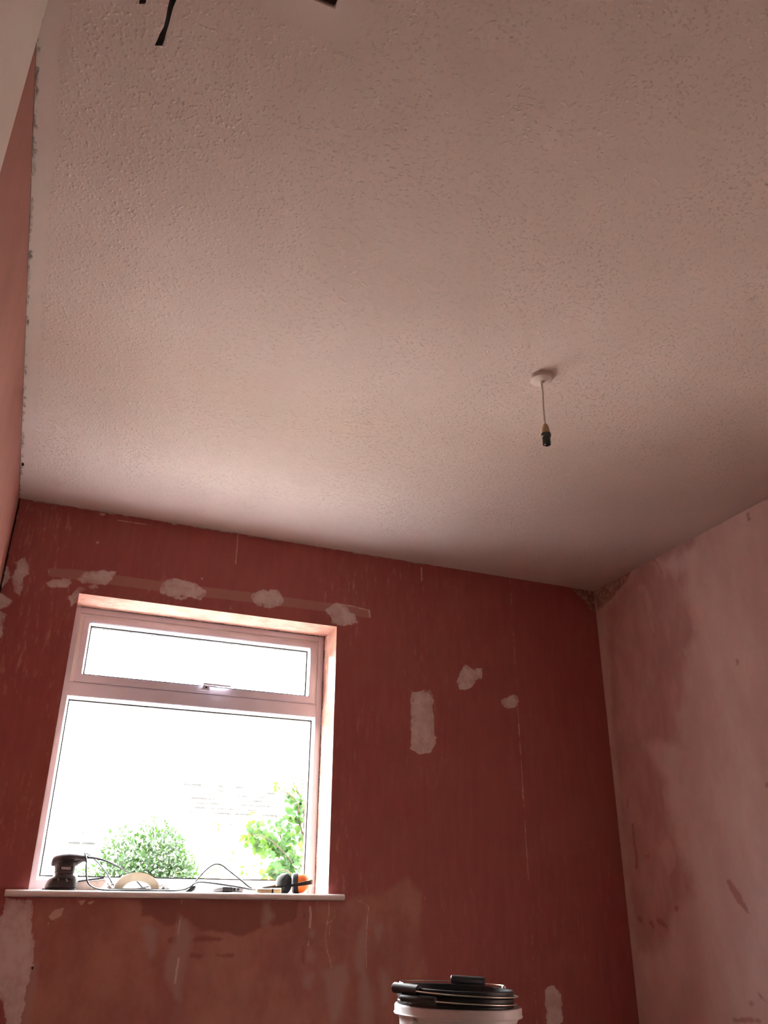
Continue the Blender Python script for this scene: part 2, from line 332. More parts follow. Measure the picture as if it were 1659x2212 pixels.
    col = mix(nt, sdf_mask(nt, c, 's_hole', 0.003, 60, 0.001), col, (0.008, 0.006, 0.006))
    nt.links.new(col, b.inputs['Base Color'])
    b.inputs['Roughness'].default_value = 0.62
    b.inputs['Specular IOR Level'].default_value = 0.3
    h = NM(nt, 'ADD', NM(nt, 'MULTIPLY', noise(nt, c, 40, (1, 1, 1), 6, 0.65), 0.5), NM(nt, 'MULTIPLY', sdf_mask(nt, c, 's_fill', 0.03, 45, 0.01), 0.6))
    bump(nt, b, h, 0.35, 0.002)
    return m

def mat_reveal():
    m, nt, b = new_mat('salmon_reveal_plaster')
    c = coords(nt); x, y, z = sepxyz(nt, c)
    f = noise(nt, c, 14, (1, 1, 1), 6, 0.65)
    col = mix(nt, step(nt, f, 0.38, 0.66), (0.58, 0.31, 0.24), (0.70, 0.44, 0.36))
    sc = step(nt, noise(nt, c, 20, (1.2, 1.2, 0.5), 6, 0.75, (5, 5, 1)), 0.57, 0.66)
    col = mix(nt, NM(nt, 'MULTIPLY', sc, 0.75), col, (0.80, 0.62, 0.47))
    ed = NM(nt, 'MULTIPLY', NM(nt, 'SUBTRACT', noise(nt, c, 18, (1, 1, 1), 5, 0.7), 0.60), 0.10)
    chip = NM(nt, 'SUBTRACT', 1.0, step(nt, NM(nt, 'SUBTRACT', NM(nt, 'SUBTRACT', y, YB + 0.004), ed), -0.002, 0.003))
    col = mix(nt, chip, col, (0.74, 0.55, 0.38))
    # black mouldy gap where the plaster meets the frame
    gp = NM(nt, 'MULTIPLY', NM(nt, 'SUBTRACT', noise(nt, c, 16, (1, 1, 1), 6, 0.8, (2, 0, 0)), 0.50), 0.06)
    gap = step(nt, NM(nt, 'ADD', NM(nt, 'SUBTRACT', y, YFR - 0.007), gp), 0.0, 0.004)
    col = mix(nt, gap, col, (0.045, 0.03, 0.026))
    nt.links.new(col, b.inputs['Base Color'])
    b.inputs['Roughness'].default_value = 0.8
    bump(nt, b, noise(nt, c, 60, (1, 1, 1), 6, 0.7), 0.5, 0.003)
    return m

def mat_left_wall():
    m, nt, b = new_mat('salmon_plaster')
    c = coords(nt); x, y, z = sepxyz(nt, c)
    f = noise(nt, c, 2.2, (1, 1, 0.6), 6, 0.6)
    col = mix(nt, step(nt, f, 0.35, 0.7), (0.255, 0.082, 0.058), (0.33, 0.122, 0.092))
    sp = step(nt, noise(nt, c, 24, (1, 1, 1), 5, 0.6), 0.70, 0.76)
    col = mix(nt, NM(nt, 'MULTIPLY', sp, 0.4), col, (0.22, 0.07, 0.05))
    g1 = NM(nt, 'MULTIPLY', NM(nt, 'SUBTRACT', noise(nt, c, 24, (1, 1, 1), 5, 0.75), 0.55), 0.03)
    gap = step(nt, NM(nt, 'ADD', NM(nt, 'SUBTRACT', z, H - 0.010), g1), 0.0, 0.003)  # shadow of the ragged ceiling crack, painted into the wall colour
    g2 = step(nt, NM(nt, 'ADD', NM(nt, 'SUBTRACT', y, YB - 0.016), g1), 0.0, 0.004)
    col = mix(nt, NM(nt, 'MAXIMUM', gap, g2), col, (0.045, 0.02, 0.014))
    nt.links.new(col, b.inputs['Base Color'])
    b.inputs['Roughness'].default_value = 0.7
    bump(nt, b, noise(nt, c, 30, (1, 1, 1), 5, 0.6), 0.2, 0.002)
    return m

def mat_right_wall():
    m, nt, b = new_mat('pale_pink_plaster')
    c = coords(nt); x, y, z = sepxyz(nt, c)
    f = noise(nt, c, 3.0, (1, 1.6, 0.7), 6, 0.62)
    col = mix(nt, step(nt, f, 0.34, 0.68), (0.68, 0.455, 0.42), (0.78, 0.575, 0.53))
    st = noise(nt, c, 5, (1, 2.6, 0.9), 5, 0.6, (1, 4, 2))
    col = mix(nt, NM(nt, 'MULTIPLY', step(nt, st, 0.5, 0.75), 0.35), col, (0.64, 0.38, 0.35))
    redm = sdf_mask(nt, c, 's_red', 0.12, 8, 0.035, (1, 1.6, .8))
    redc = mix(nt, step(nt, noise(nt, c, 7, (1, 1.7, 0.7), 5, 0.58, (8, 1, 1)), 0.3, 0.72), (0.50, 0.255, 0.235), (0.62, 0.36, 0.33))
    col = mix(nt, NM(nt, 'MULTIPLY', redm, 0.85), col, redc)
    col = mix(nt, NM(nt, 'MULTIPLY', sdf_mask(nt, c, 's_pale', 0.02, 30, 0.008), 0.45), col, (0.72, 0.50, 0.46))
    col = mix(nt, NM(nt, 'MULTIPLY', sdf_mask(nt, c, 's_mark', 0.025, 40, 0.006), 0.6), col, (0.40, 0.12, 0.11))
    rn = step(nt, noise(nt, c, 50, (1, 1, 1), 5, 0.7), 0.42, 0.6)
    col = mix(nt, NM(nt, 'MULTIPLY', sdf_mask(nt, c, 's_rough', 0.03, 30, 0.008), 0.8), col, mix(nt, rn, (0.27, 0.13, 0.10), (0.50, 0.35, 0.28)))
    col = mix(nt, NM(nt, 'MULTIPLY', sdf_mask(nt, c, 's_stain', 0.02, 50, 0.004), 0.7), col, (0.36, 0.19, 0.07))
    col = mix(nt, sdf_mask(nt, c, 's_hole', 0.004, 60, 0.001), col, (0.01, 0.008, 0.008))
    lapn = NM(nt, 'MULTIPLY', NM(nt, 'SUBTRACT', noise(nt, c, 14, (1, 1, 1), 5, 0.7), 0.58), 0.05)
    lap = step(nt, NM(nt, 'ADD', NM(nt, 'SUBTRACT', z, 2.394), lapn), 0.0, 0.006)
    col = mix(nt, NM(nt, 'MULTIPLY', lap, 0.6), col, (0.50, 0.30, 0.26))
    nt.links.new(col, b.inputs['Base Color'])
    b.inputs['Roughness'].default_value = 0.6
    b.inputs['Specular IOR Level'].default_value = 0.35
    bump(nt, b, noise(nt, c, 30, (1, 1, 1), 6, 0.6), 0.2, 0.002)
    return m

def mat_ceiling():
    m, nt, b = new_mat('textured_ceiling_paint')
    c = coords(nt); x, y, z = sepxyz(nt, c)
    f = noise(nt, c, 3, (1, 1, 1), 4, 0.5)
    col = mix(nt, step(nt, f, 0.35, 0.7), (0.575, 0.465, 0.415), CEIL_COL)
    nt.links.new(col, b.inputs['Base Color'])
    b.inputs['Roughness'].default_value = 0.75
    b.inputs['Specular IOR Level'].default_value = 0.25
    flat = sdf_mask(nt, c, 's_smooth', 0.02, 12, 0.012)
    keep = NM(nt, 'SUBTRACT', 1.0, NM(nt, 'MULTIPLY', flat, 0.93))
    vor = nt.nodes.new('ShaderNodeTexVoronoi'); vor.feature = 'SMOOTH_F1'
    vor.inputs['Scale'].default_value = 125
    wv = nt.nodes.new('ShaderNodeMapping'); nt.links.new(c, wv.inputs[0])
    nt.links.new(wv.outputs[0], vor.inputs['Vector'])
    dots = NM(nt, 'SUBTRACT', 1.0, step(nt, vor.outputs['Distance'], 0.12, 0.5))
    pick = step(nt, noise(nt, c, 70, (1, 1, 1), 2, 0.5), 0.42, 0.6)
    n1 = noise(nt, c, 90, (1, 1, 1), 3, 0.6, (3, 3, 3))
    h = NM(nt, 'ADD', NM(nt, 'MULTIPLY', NM(nt, 'MULTIPLY', dots, pick), 0.8), NM(nt, 'MULTIPLY', n1, 0.9))
    bump(nt, b, NM(nt, 'MULTIPLY', h, keep), 0.62, 0.003)
    return m

M = {}
M['back'] = mat_back_wall()
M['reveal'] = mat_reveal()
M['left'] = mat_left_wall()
M['right'] = mat_right_wall()
M['ceiling'] = mat_ceiling()
M['front'] = pm('bare_plaster', (0.16, 0.09, 0.07), 0.8, 0.1, 4)
M['floor'] = pm('dusty_floorboards', (0.14, 0.105, 0.085), 0.7, 0.15, 6)
M['render'] = pm('outside_render', (0.7, 0.66, 0.6), 0.9, 0.05, 20, bmp=0.3)
M['paint'] = pm('old_white_gloss_paint', (0.72, 0.65, 0.59), 0.45, 0.03, 6)
M['upvc'] = pm('white_plastic_frame', (0.60, 0.58, 0.665), 0.28, 0.02, 12)
M['bead'] = pm('glossy_white_bead', (0.86, 0.86, 0.87), 0.22, 0.01, 20)
M['gasket'] = pm('black_rubber', (0.02, 0.024, 0.03), 0.5, 0.2, 80)
M['sill'] = pm('white_sill_paint', (0.80, 0.75, 0.72), 0.42, 0.05, 14, bmp=0.05)
M['crumb'] = pm('old_filler', (0.50, 0.42, 0.37), 0.9, 0.15, 60)
M['rose'] = pm('painted_over_plastic', CEIL_COL, 0.55, 0.03, 30)
M['white'] = pm('white_plastic', (0.62, 0.53, 0.48), 0.4, 0.03, 30)
M['cream'] = pm('cream_plastic', (0.86, 0.80, 0.70), 0.5, 0.06, 40)
M['aged'] = pm('heat_browned_plastic', (0.46, 0.29, 0.15), 0.5, 0.15, 60)
M['black'] = pm('black_plastic', (0.008, 0.008, 0.009), 0.45, 0.2, 60)
M['strap'] = pm('black_webbing', (0.006, 0.006, 0.007), 0.85, 0.2, 400, bmp=0.5)
M['sander'] = pm('dusty_dark_grey_plastic', (0.020, 0.018, 0.020), 0.5, 0.15, 35, col2=(0.050, 0.040, 0.041))
M['sander_grip'] = pm('dusty_rubber_grip', (0.034, 0.026, 0.031), 0.7, 0.2, 40, col2=(0.070, 0.050, 0.054))
M['badge'] = pm('black_badge', (0.012, 0.012, 0.013), 0.3, 0.1, 50)
M['badge_rim'] = pm('grey_badge_rim', (0.16, 0.12, 0.12), 0.4, 0.1, 50)
M['letter'] = pm('white_lettering', (0.85, 0.8, 0.8), 0.5, 0.02, 50)
M['steel'] = pm('dull_steel', (0.55, 0.53, 0.51), 0.38, 0.1, 80, metal=1.0)
M['cord'] = pm('black_cord', (0.012, 0.014, 0.018), 0.28, 0.15, 80)
M['block'] = pm('pale_pink_block', (0.72, 0.56, 0.50), 0.7, 0.06, 60, bmp=0.2)
M['pad'] = pm('dark_grey_pad', (0.045, 0.04, 0.045), 0.8, 0.2, 90, bmp=0.3)
M['tape'] = pm('crumpled_paper_tape', (0.82, 0.76, 0.66), 0.8, 0.06, 90)
M['grey'] = pm('grey_metal_case', (0.32, 0.31, 0.33), 0.4, 0.12, 60, metal=0.3)
M['wood'] = pm('pale_wood', (0.66, 0.46, 0.27), 0.55, 0.10, 20)
M['bristle'] = pm('cream_bristle', (0.66, 0.54, 0.36), 0.8, 0.2, 300, bmp=0.5)
M['orange'] = pm('orange_plastic', (0.72, 0.17, 0.025), 0.38, 0.06, 30)
M['foam'] = pm('black_foam', (0.012, 0.012, 0.013), 0.9, 0.2, 150, bmp=0.4)
M['seal'] = pm('grey_vinyl_seal', (0.22, 0.23, 0.25), 0.3, 0.1, 60)
M['bucket'] = pm('milky_white_plastic', (0.58, 0.54, 0.53), 0.35, 0.04, 25)
M['kettle'] = pm('glossy_black_plastic', (0.006, 0.006, 0.007), 0.42, 0.2, 50, spec=0.3)
M['wire'] = pm('galvanised_wire', (0.62, 0.60, 0.50), 0.3, 0.08, 80, metal=1.0)
M['hatch'] = pm('dark_brown_board', (0.12, 0.085, 0.065), 0.8, 0.15, 30, bmp=0.2)
M['platform'] = pm('worn_pine', (0.50, 0.34, 0.20), 0.7, 0.15, 12)
M['ground'] = pm('pale_bounce_patio', (0.80, 0.79, 0.79), 0.9, 0.08, 3)
M['lawn'] = pm('low_bounce_lawn', (0.175, 0.155, 0.13), 0.95, 0.2, 30)
M['brick'] = pm('orange_brick', (0.52, 0.26, 0.13), 0.85, 0.15, 20)
M['rooftile'] = pm('grey_roof_tile', (0.44, 0.40, 0.38), 0.85, 0.08, 6)
M['fascia'] = pm('dark_fascia', (0.013, 0.0125, 0.012), 0.9, 0.1, 10, spec=0.02)
M['gap'] = pm('painted_tile_shadow', (0.022, 0.021, 0.02), 0.9, 0.2, 3, spec=0.02)  # dark colour standing in for shade under the roof tiles
M['bark'] = pm('green_brown_twig', (0.016, 0.011, 0.007), 0.95, 0.15, 40, spec=0.05)
M['dry'] = pm('dry_brown_leaf', (0.035, 0.02, 0.008), 0.8, 0.15, 40)

def leaf_mat(name, col, tcol, gl=0.45):
    m, nt, b = new_mat(name)
    c = coords(nt)
    f = noise(nt, c, 9, detail=3)
    nt.links.new(mix(nt, step(nt, f, 0.35, 0.65), tuple(v * .7 for v in col), col), b.inputs['Base Color'])
    b.inputs['Roughness'].default_value = gl
    b.inputs['Specular IOR Level'].default_value = 0.12
    t = nt.nodes.new('ShaderNodeBsdfTranslucent'); t.inputs['Color'].default_value = (*tcol, 1)
    ms = nt.nodes.new('ShaderNodeMixShader'); ms.inputs[0].default_value = 0.45
    nt.links.new(b.outputs[0], ms.inputs[1]); nt.links.new(t.outputs[0], ms.inputs[2])
    nt.links.new(ms.outputs[0], nt.nodes['Material Output'].inputs['Surface'])
    return m
M['leaf'] = leaf_mat('green_leaf', (0.010, 0.026, 0.007), (0.012, 0.030, 0.004))
M['leaf_lime'] = leaf_mat('lime_leaf', (0.013, 0.030, 0.004), (0.020, 0.042, 0.0035))
M['bushleaf'] = leaf_mat('laurel_leaf', (0.0075, 0.0165, 0.0045), (0.009, 0.020, 0.003))
M['paleleaf'] = leaf_mat('pale_yellow_leaf', (0.07, 0.08, 0.025), (0.10, 0.11, 0.035))  # paler yellow-green leaf colour of the garden shrub

def backlit(name, col, tcol, fac):
    m, nt, b = new_mat(name)
    c = coords(nt)
    nt.links.new(mix(nt, step(nt, noise(nt, c, 40), 0.35, 0.65), tuple(v * .9 for v in col), col), b.inputs['Base Color'])
    b.inputs['Roughness'].default_value = 0.5
    t = nt.nodes.new('ShaderNodeBsdfTranslucent'); t.inputs['Color'].default_value = (*tcol, 1)
    ms = nt.nodes.new('ShaderNodeMixShader'); ms.inputs[0].default_value = fac
    nt.links.new(b.outputs[0], ms.inputs[1]); nt.links.new(t.outputs[0], ms.inputs[2])
    nt.links.new(ms.outputs[0], nt.nodes['Material Output'].inputs['Surface'])
    return m
M['cream'] = backlit('cream_plastic', (0.86, 0.81, 0.72), (0.80, 0.74, 0.64), 0.14)
M['bristle'] = backlit('cream_bristle', (0.70, 0.60, 0.44), (0.6, 0.5, 0.36), 0.3)
def mat_glass():
    m, nt, b = new_mat('window_glass')
    nt.nodes.remove(b)
    tr = nt.nodes.new('ShaderNodeBsdfTransparent'); tr.inputs['Color'].default_value = (0.97, 0.985, 0.98, 1)
    gl = nt.nodes.new('ShaderNodeBsdfGlossy'); gl.inputs['Roughness'].default_value = 0.02
    fr = nt.nodes.new('ShaderNodeFresnel'); fr.inputs['IOR'].default_value = 1.45
    ms = nt.nodes.new('ShaderNodeMixShader')
    nt.links.new(NM(nt, 'MULTIPLY', fr.outputs[0], 0.8), ms.inputs[0])
    nt.links.new(tr.outputs[0], ms.inputs[1]); nt.links.new(gl.outputs[0], ms.inputs[2])
    nt.links.new(ms.outputs[0], nt.nodes['Material Output'].inputs['Surface'])
    return m
M['glass'] = mat_glass()

# ------------------------------------------------------------------ mesh helpers
class MB:
    """collects vertices and faces, then links them as ONE object"""
    def __init__(s):
        s.v = []; s.f = []; s.mi = []; s.cur = 0
    def add(s, verts, faces):
        o = len(s.v)
        s.v += [tuple(map(float, p)) for p in verts]
        for f in faces:
            s.f.append(tuple(i + o for i in f)); s.mi.append(s.cur)
        return s
    def box(s, a, b):
        (x0, y0, z0), (x1, y1, z1) = a, b
        return s.add([(x0, y0, z0), (x1, y0, z0), (x1, y1, z0), (x0, y1, z0), (x0, y0, z1), (x1, y0, z1), (x1, y1, z1), (x0, y1, z1)],
                     [(0, 3, 2, 1), (4, 5, 6, 7), (0, 1, 5, 4), (1, 2, 6, 5), (2, 3, 7, 6), (3, 0, 4, 7)])
    def loft(s, rings, cap=True):
        n = len(rings[0]); v = [p for r in rings for p in r]; f = []
        for k in range(len(rings) - 1):
            for i in range(n):
                j = (i + 1) % n
                f.append((k * n + i, k * n + j, (k + 1) * n + j, (k + 1) * n + i))
        if cap:
            f.append(tuple(range(n - 1, -1, -1))); f.append(tuple((len(rings) - 1) * n + i for i in range(n)))
        return s.add(v, f)
    def lathe(s, prof, n=40, mat=None, cap=True):
        """prof: (radius, height) pairs turned about +z, then moved by mat"""
        mat = mat or Matrix.Identity(4)
        rings = [[mat @ Vector((r * math.cos(2 * math.pi * i / n), r * math.sin(2 * math.pi * i / n), h)) for i in range(n)] for r, h in prof]
        return s.loft(rings, cap)
    def torus_like(s, prof, n=48, mat=None):
        """closed ring profile turned about +z"""
        mat = mat or Matrix.Identity(4)
        rings = [[mat @ Vector((r * math.cos(2 * math.pi * i / n), r * math.sin(2 * math.pi * i / n), h)) for r, h in prof] for i in range(n)]
        m = len(prof); v = [p for r in rings for p in r]; f = []
        for i in range(n):
            for k in range(m):
                a, b2 = i * m + k, i * m + (k + 1) % m
                c, d = ((i + 1) % n) * m + (k + 1) % m, ((i + 1) % n) * m + k
                f.append((a, d, c, b2))
        return s.add(v, f)
    def tube(s, pts, r, n=8, sub=6):
        # ring frames are carried along the path so the tube does not twist
        P = smooth_path(pts, sub) if sub > 1 else [Vector(p) for p in pts]
        rings = []; up = Vector((0.13, 0.27, 0.95)).normalized()
        for i, p in enumerate(P):
            t = (P[min(i + 1, len(P) - 1)] - P[max(i - 1, 0)])
            t = t.normalized() if t.length > 1e-9 else Vector((1, 0, 0))
            a = up - t * up.dot(t)
            a = a.normalized() if a.length > 1e-4 else t.orthogonal().normalized()
            b = t.cross(a).normalized()
            rr = r[min(int(i / (len(P) - 1) * (len(r) - 1) + .5), len(r) - 1)] if isinstance(r, (list, tuple)) else r
            rings.append([p + (a * math.cos(2 * math.pi * k / n) + b * math.sin(2 * math.pi * k / n)) * rr for k in range(n)])
            up = a
        return s.loft(rings)
    def prism(s, poly, axis, lo, hi):
        """extrude a 2-D outline: axis 'y' uses (x,z), axis 'z' uses (x,y), axis 'x' uses (y,z)"""
        def P(a, b, h): return {'y': (a, h, b), 'z': (a, b, h), 'x': (h, a, b)}[axis]
        return s.loft([[P(a, b, lo) for a, b in poly], [P(a, b, hi) for a, b in poly]])
    def build(s, name, mat, parent=None, smooth=True, bev=0.0, seg=2, recalc=True, angle=35):
        me = bpy.data.meshes.new(name)
        me.from_pydata(s.v, [], s.f)
        for m_ in (mat if isinstance(mat, (list, tuple)) else [mat]): me.materials.append(m_)
        if any(s.mi): me.polygons.foreach_set('material_index', s.mi)
        if recalc or bev:
            bm = bmesh.new(); bm.from_mesh(me)
            if recalc: bmesh.ops.recalc_face_normals(bm, faces=bm.faces)
            if bev:
                es = [e for e in bm.edges if len(e.link_faces) == 2 and e.calc_face_angle(0) > math.radians(40)]
                bmesh.ops.bevel(bm, geom=es, offset=bev, segments=seg, affect='EDGES', clamp_overlap=True)
            bm.to_mesh(me); bm.free()
        if smooth:
            me.shade_smooth()
            me.set_sharp_from_angle(angle=math.radians(angle))
        o = bpy.data.objects.new(name, me)
        COL.objects.link(o)
        if parent is not None:
            o.parent = parent
        return o

def smooth_path(pts, sub):
    P = [Vector(p) for p in pts]; out = []
    for i in range(len(P) - 1):
        p0, p1, p2, p3 = P[max(i - 1, 0)], P[i], P[i + 1], P[min(i + 2, len(P) - 1)]
        for k in range(sub):
            t = k / sub
            out.append(0.5 * ((2 * p1) + (p2 - p0) * t + (2 * p0 - 5 * p1 + 4 * p2 - p3) * t * t + (-p0 + 3 * p1 - 3 * p2 + p3) * t ** 3))
    out.append(P[-1]); return out

def tag(o, label, cat=None, group=None, kind=None):
    o['label'] = label
    if cat: o['category'] = cat
    if group: o['group'] = group
    if kind: o['kind'] = kind
    return o

def thing(name, loc, label, cat, group=None, rz=0.0):
    o = bpy.data.objects.new(name, None)
    o.empty_display_size = 0.05
    COL.objects.link(o)
    o.location = loc; o.rotation_euler = (0, 0, rz)
    return tag(o, label, cat, group)

def sup(cx, cy, z, a, b, p=2.6, n=28):
    """superellipse ring in a horizontal plane"""
    out = []
    for i in range(n):
        t = 2 * math.pi * i / n; c, s_ = math.cos(t), math.sin(t)
        out.append((cx + a * math.copysign(abs(c) ** (2 / p), c), cy + b * math.copysign(abs(s_) ** (2 / p), s_), z))
    return out

def supx(x, cy, cz, b, h, p=2.4, n=28):
    out = []
    for i in range(n):
        t = 2 * math.pi * i / n; c, s_ = math.cos(t), math.sin(t)
        out.append((x, cy + b * math.copysign(abs(c) ** (2 / p), c), cz + h * math.copysign(abs(s_) ** (2 / p), s_)))
    return out

def sdf(points, polys):
    """signed distance (positive inside) of 2-D points to the union of outlines"""
    best = np.full(len(points), -1e3)
    for poly in polys:
        p = np.array(poly)
        lo, hi = p.min(0) - 0.12, p.max(0) + 0.12
        idx = np.where(((points > lo) & (points < hi)).all(1))[0]
        if not len(idx): continue
        q = points[idx]; d = np.full(len(q), 1e9); ins = np.zeros(len(q), bool)
        for a, b in zip(p, np.roll(p, -1, 0)):
            e = b - a; w = q - a
            t = np.clip((w @ e) / max(e @ e, 1e-12), 0, 1)[:, None]
            d = np.minimum(d, np.hypot(*(w - e * t).T))
            cr = ((a[1] > q[:, 1]) != (b[1] > q[:, 1])) & (q[:, 0] < (b[0] - a[0]) * (q[:, 1] - a[1]) / ((b[1] - a[1]) or 1e-12) + a[0])
            ins ^= cr
        best[idx] = np.maximum(best[idx], np.where(ins, d, -d))
    return np.clip(best, -0.1, 0.1).astype(np.float32)

def put_attr(me, name, vals):
    a = me.attributes.new(name, 'FLOAT', 'POINT')
    a.data.foreach_set('value', np.ascontiguousarray(vals, dtype=np.float32))

def grid_axis(brk, fine, f0, f1, coarse):
    """grid lines through every break, fine inside [f0,f1]"""
    brk = sorted(set(brk + [f0, f1])); out = [brk[0]]
    for a, b in zip(brk, brk[1:]):
        st = fine if a >= f0 - 1e-9 and b <= f1 + 1e-9 else coarse
        n = max(1, math.ceil((b - a) / st)); out += [a + (b - a) * k / n for k in range(1, n + 1)]
    return np.array(out)

def grid_faces(nu, nv, keep):
    f = []
    for j in range(nv - 1):
        for i in range(nu - 1):
            if keep(i, j): f.append((j * nu + i, j * nu + i + 1, (j + 1) * nu + i + 1, (j + 1) * nu + i))
    return f

# ------------------------------------------------------------------ back wall with the window opening
us = grid_axis([XL, XR, WX0, WX1], 0.0055, XL, XR, 0.05)
vs = grid_axis([0.0, H, WZ0, WZ1], 0.0055, 0.5, H, 0.1)
mb = MB()
U, V = np.meshgrid(us, vs)
uv = np.stack([U.ravel(), V.ravel()], 1)
def keep_wall(i, j):
    return not (WX0 - 1e-6 <= us[i] and us[i + 1] <= WX1 + 1e-6 and WZ0 - 1e-6 <= vs[j] and vs[j + 1] <= WZ1 + 1e-6)
mb.add([(u, YB, v) for u, v in uv], grid_faces(len(us), len(vs), keep_wall))
n_front = len(mb.v)
mb.cur = 1                                                     # the reveals
ys = np.linspace(YB, YOUT, 24)
def strip(p0, p1, n=60):
    g = [(p0[0] + (p1[0] - p0[0]) * t, y, p0[1] + (p1[1] - p0[1]) * t) for y in ys for t in np.linspace(0, 1, n)]
    mb.add(g, grid_faces(n, len(ys), lambda i, j: True))
strip((WX0, WZ0), (WX0, WZ1)); strip((WX1, WZ0), (WX1, WZ1)); strip((WX0, WZ1), (WX1, WZ1)); strip((WX0, WZ0), (WX1, WZ0), 8)
mb.cur = 2                                                     # outside face
for a, b, c, d in ((XL, WX0, 0, H), (WX1, XR, 0, H), (WX0, WX1, 0, WZ0), (WX0, WX1, WZ1, H)):
    mb.add([(a, YOUT, c), (b, YOUT, c), (b, YOUT, d), (a, YOUT, d)], [(0, 3, 2, 1)])
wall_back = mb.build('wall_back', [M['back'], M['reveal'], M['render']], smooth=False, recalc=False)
tag(wall_back, 'stripped dark red plaster wall around the window with grey filler patches', 'wall', kind='structure')
for k in ('fill', 'pale', 'band', 'low', 'grey', 'dark', 'rough', 'hole'):
    vals = np.full(len(mb.v), -0.1, np.float32)
    vals[:n_front] = sdf(uv, BACK_MARKS[k])
    put_attr(wall_back.data, 's_' + k, vals)

# right wall
mb = MB()
us2 = grid_axis([YF, YB], 0.0075, 2.0, YB, 0.2)
vs2 = grid_axis([0.0, H], 0.0075, 0.5, H, 0.1)
U, V = np.meshgrid(us2, vs2); uv2 = np.stack([U.ravel(), V.ravel()], 1)
mb.add([(XR, u, v) for u, v in uv2], grid_faces(len(us2), len(vs2), lambda i, j: True))
n2 = len(mb.v)
mb.add([(XR + .1, YF, 0), (XR + .1, YOUT, 0), (XR + .1, YOUT, H), (XR + .1, YF, H)], [(0, 1, 2, 3)])
wall_right = mb.build('wall_right', M['right'], smooth=False, recalc=False)
tag(wall_right, 'pale pink bare plaster wall on the right with red smears', 'wall', kind='structure')
for k in ('red', 'mark', 'stain', 'hole', 'rough', 'pale'):
    vals = np.full(len(mb.v), -0.1, np.float32); vals[:n2] = sdf(uv2, RIGHT_MARKS[k])
    put_attr(wall_right.data, 's_' + k, vals)

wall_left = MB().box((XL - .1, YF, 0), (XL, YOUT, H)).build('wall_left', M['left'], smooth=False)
tag(wall_left, 'salmon red bare plaster wall along the left edge', 'wall', kind='structure')
wall_front = MB().box((XL - .1, YF - .1, 0), (XR + .1, YF, H)).build('wall_front', M['front'], smooth=False)
tag(wall_front, 'bare plaster wall behind the photographer', 'wall', kind='structure')
floor = MB().box((XL - .1, YF - .1, -.1), (XR + .1, YOUT, 0)).build('floor', M['floor'], smooth=False)
tag(floor, 'dusty bare floor of the room', 'floor', kind='structure')
# painted return beside the photographer
pier = MB().box((XL, YF, 0), (-0.168, 0.95, H)).build('trim_1', M['paint'], bev=0.002)
tag(pier, 'off-white painted wall return at the upper left corner', 'wall return', kind='structure')

# ------------------------------------------------------------------ ceiling with the hatch opening
HX0, HX1, HY0, HY1 = -0.10, 0.285, 0.50, 0.962
cx_ = grid_axis([XL, XR, HX0, HX1], 0.015, XL, XR, 0.1)
cy_ = grid_axis([YF, YB, HY0, HY1], 0.015, 0.3, YB, 0.1)
mb = MB()
U, V = np.meshgrid(cx_, cy_); uv3 = np.stack([U.ravel(), V.ravel()], 1)
# slight hand-plastered waviness
wav = 0.0025 * np.sin(U * 2.1 + 1) * np.sin(V * 2.7 + .4) + 0.0015 * np.sin(U * 5.3 + V * 3.1)
edge_fade = np.clip(np.minimum.reduce([U - XL, XR - U, YB - V, V - YF]) / 0.25, 0, 1)
hd = np.hypot(np.maximum.reduce([HX0 - U, U - HX1, 0 * U]), np.maximum.reduce([HY0 - V, V - HY1, 0 * V]))
wav = wav * edge_fade * np.clip(hd / 0.2, 0, 1)
mb.add([(u, v, H + w) for (u, v), w in zip(uv3, wav.ravel())],
       [f[::-1] for f in grid_faces(len(cx_), len(cy_), lambda i, j: not (HX0 - 1e-6 <= cx_[i] and cx_[i + 1] <= HX1 + 1e-6 and HY0 - 1e-6 <= cy_[j] and cy_[j + 1] <= HY1 + 1e-6))])
n3 = len(mb.v)
for a, b, c, d in ((XL - .1, HX0, YF - .1, YOUT), (HX1, XR + .1, YF - .1, YOUT), (HX0, HX1, YF - .1, HY0), (HX0, HX1, HY1, YOUT)):
    mb.add([(a, c, H + .12), (b, c, H + .12), (b, d, H + .12), (a, d, H + .12)], [(0, 1, 2, 3)])
ceiling = mb.build('ceiling', M['ceiling'], smooth=True, recalc=False)
tag(ceiling, 'white textured ceiling with smooth patched edges', 'ceiling', kind='structure')
vals = np.full(len(mb.v), -0.1, np.float32)
vals[:n3] = sdf(uv3, [[(HX0 - .06, HY0 - .06), (HX1 + .053, HY0 - .06), (HX1 + .053, HY1 + .066), (HX0 - .06, HY1 + .045)],
                      [(XL - .1, YF), (XL + .055, YF), (XL + .045, 2.2), (XL + .03, YB + .1), (XL - .1, YB + .1)],
                      [(XL, 3.22), (0.6, 3.26), (1.4, 3.2), (XR + .05, 3.15), (XR + .05, YB + .05), (XL, YB + .05)],
                      [(2.32, 2.0), (XR + .1, 1.9), (XR + .1, 3.4), (2.40, 3.4), (2.36, 2.8)]])
put_attr(ceiling.data, 's_smooth', vals)
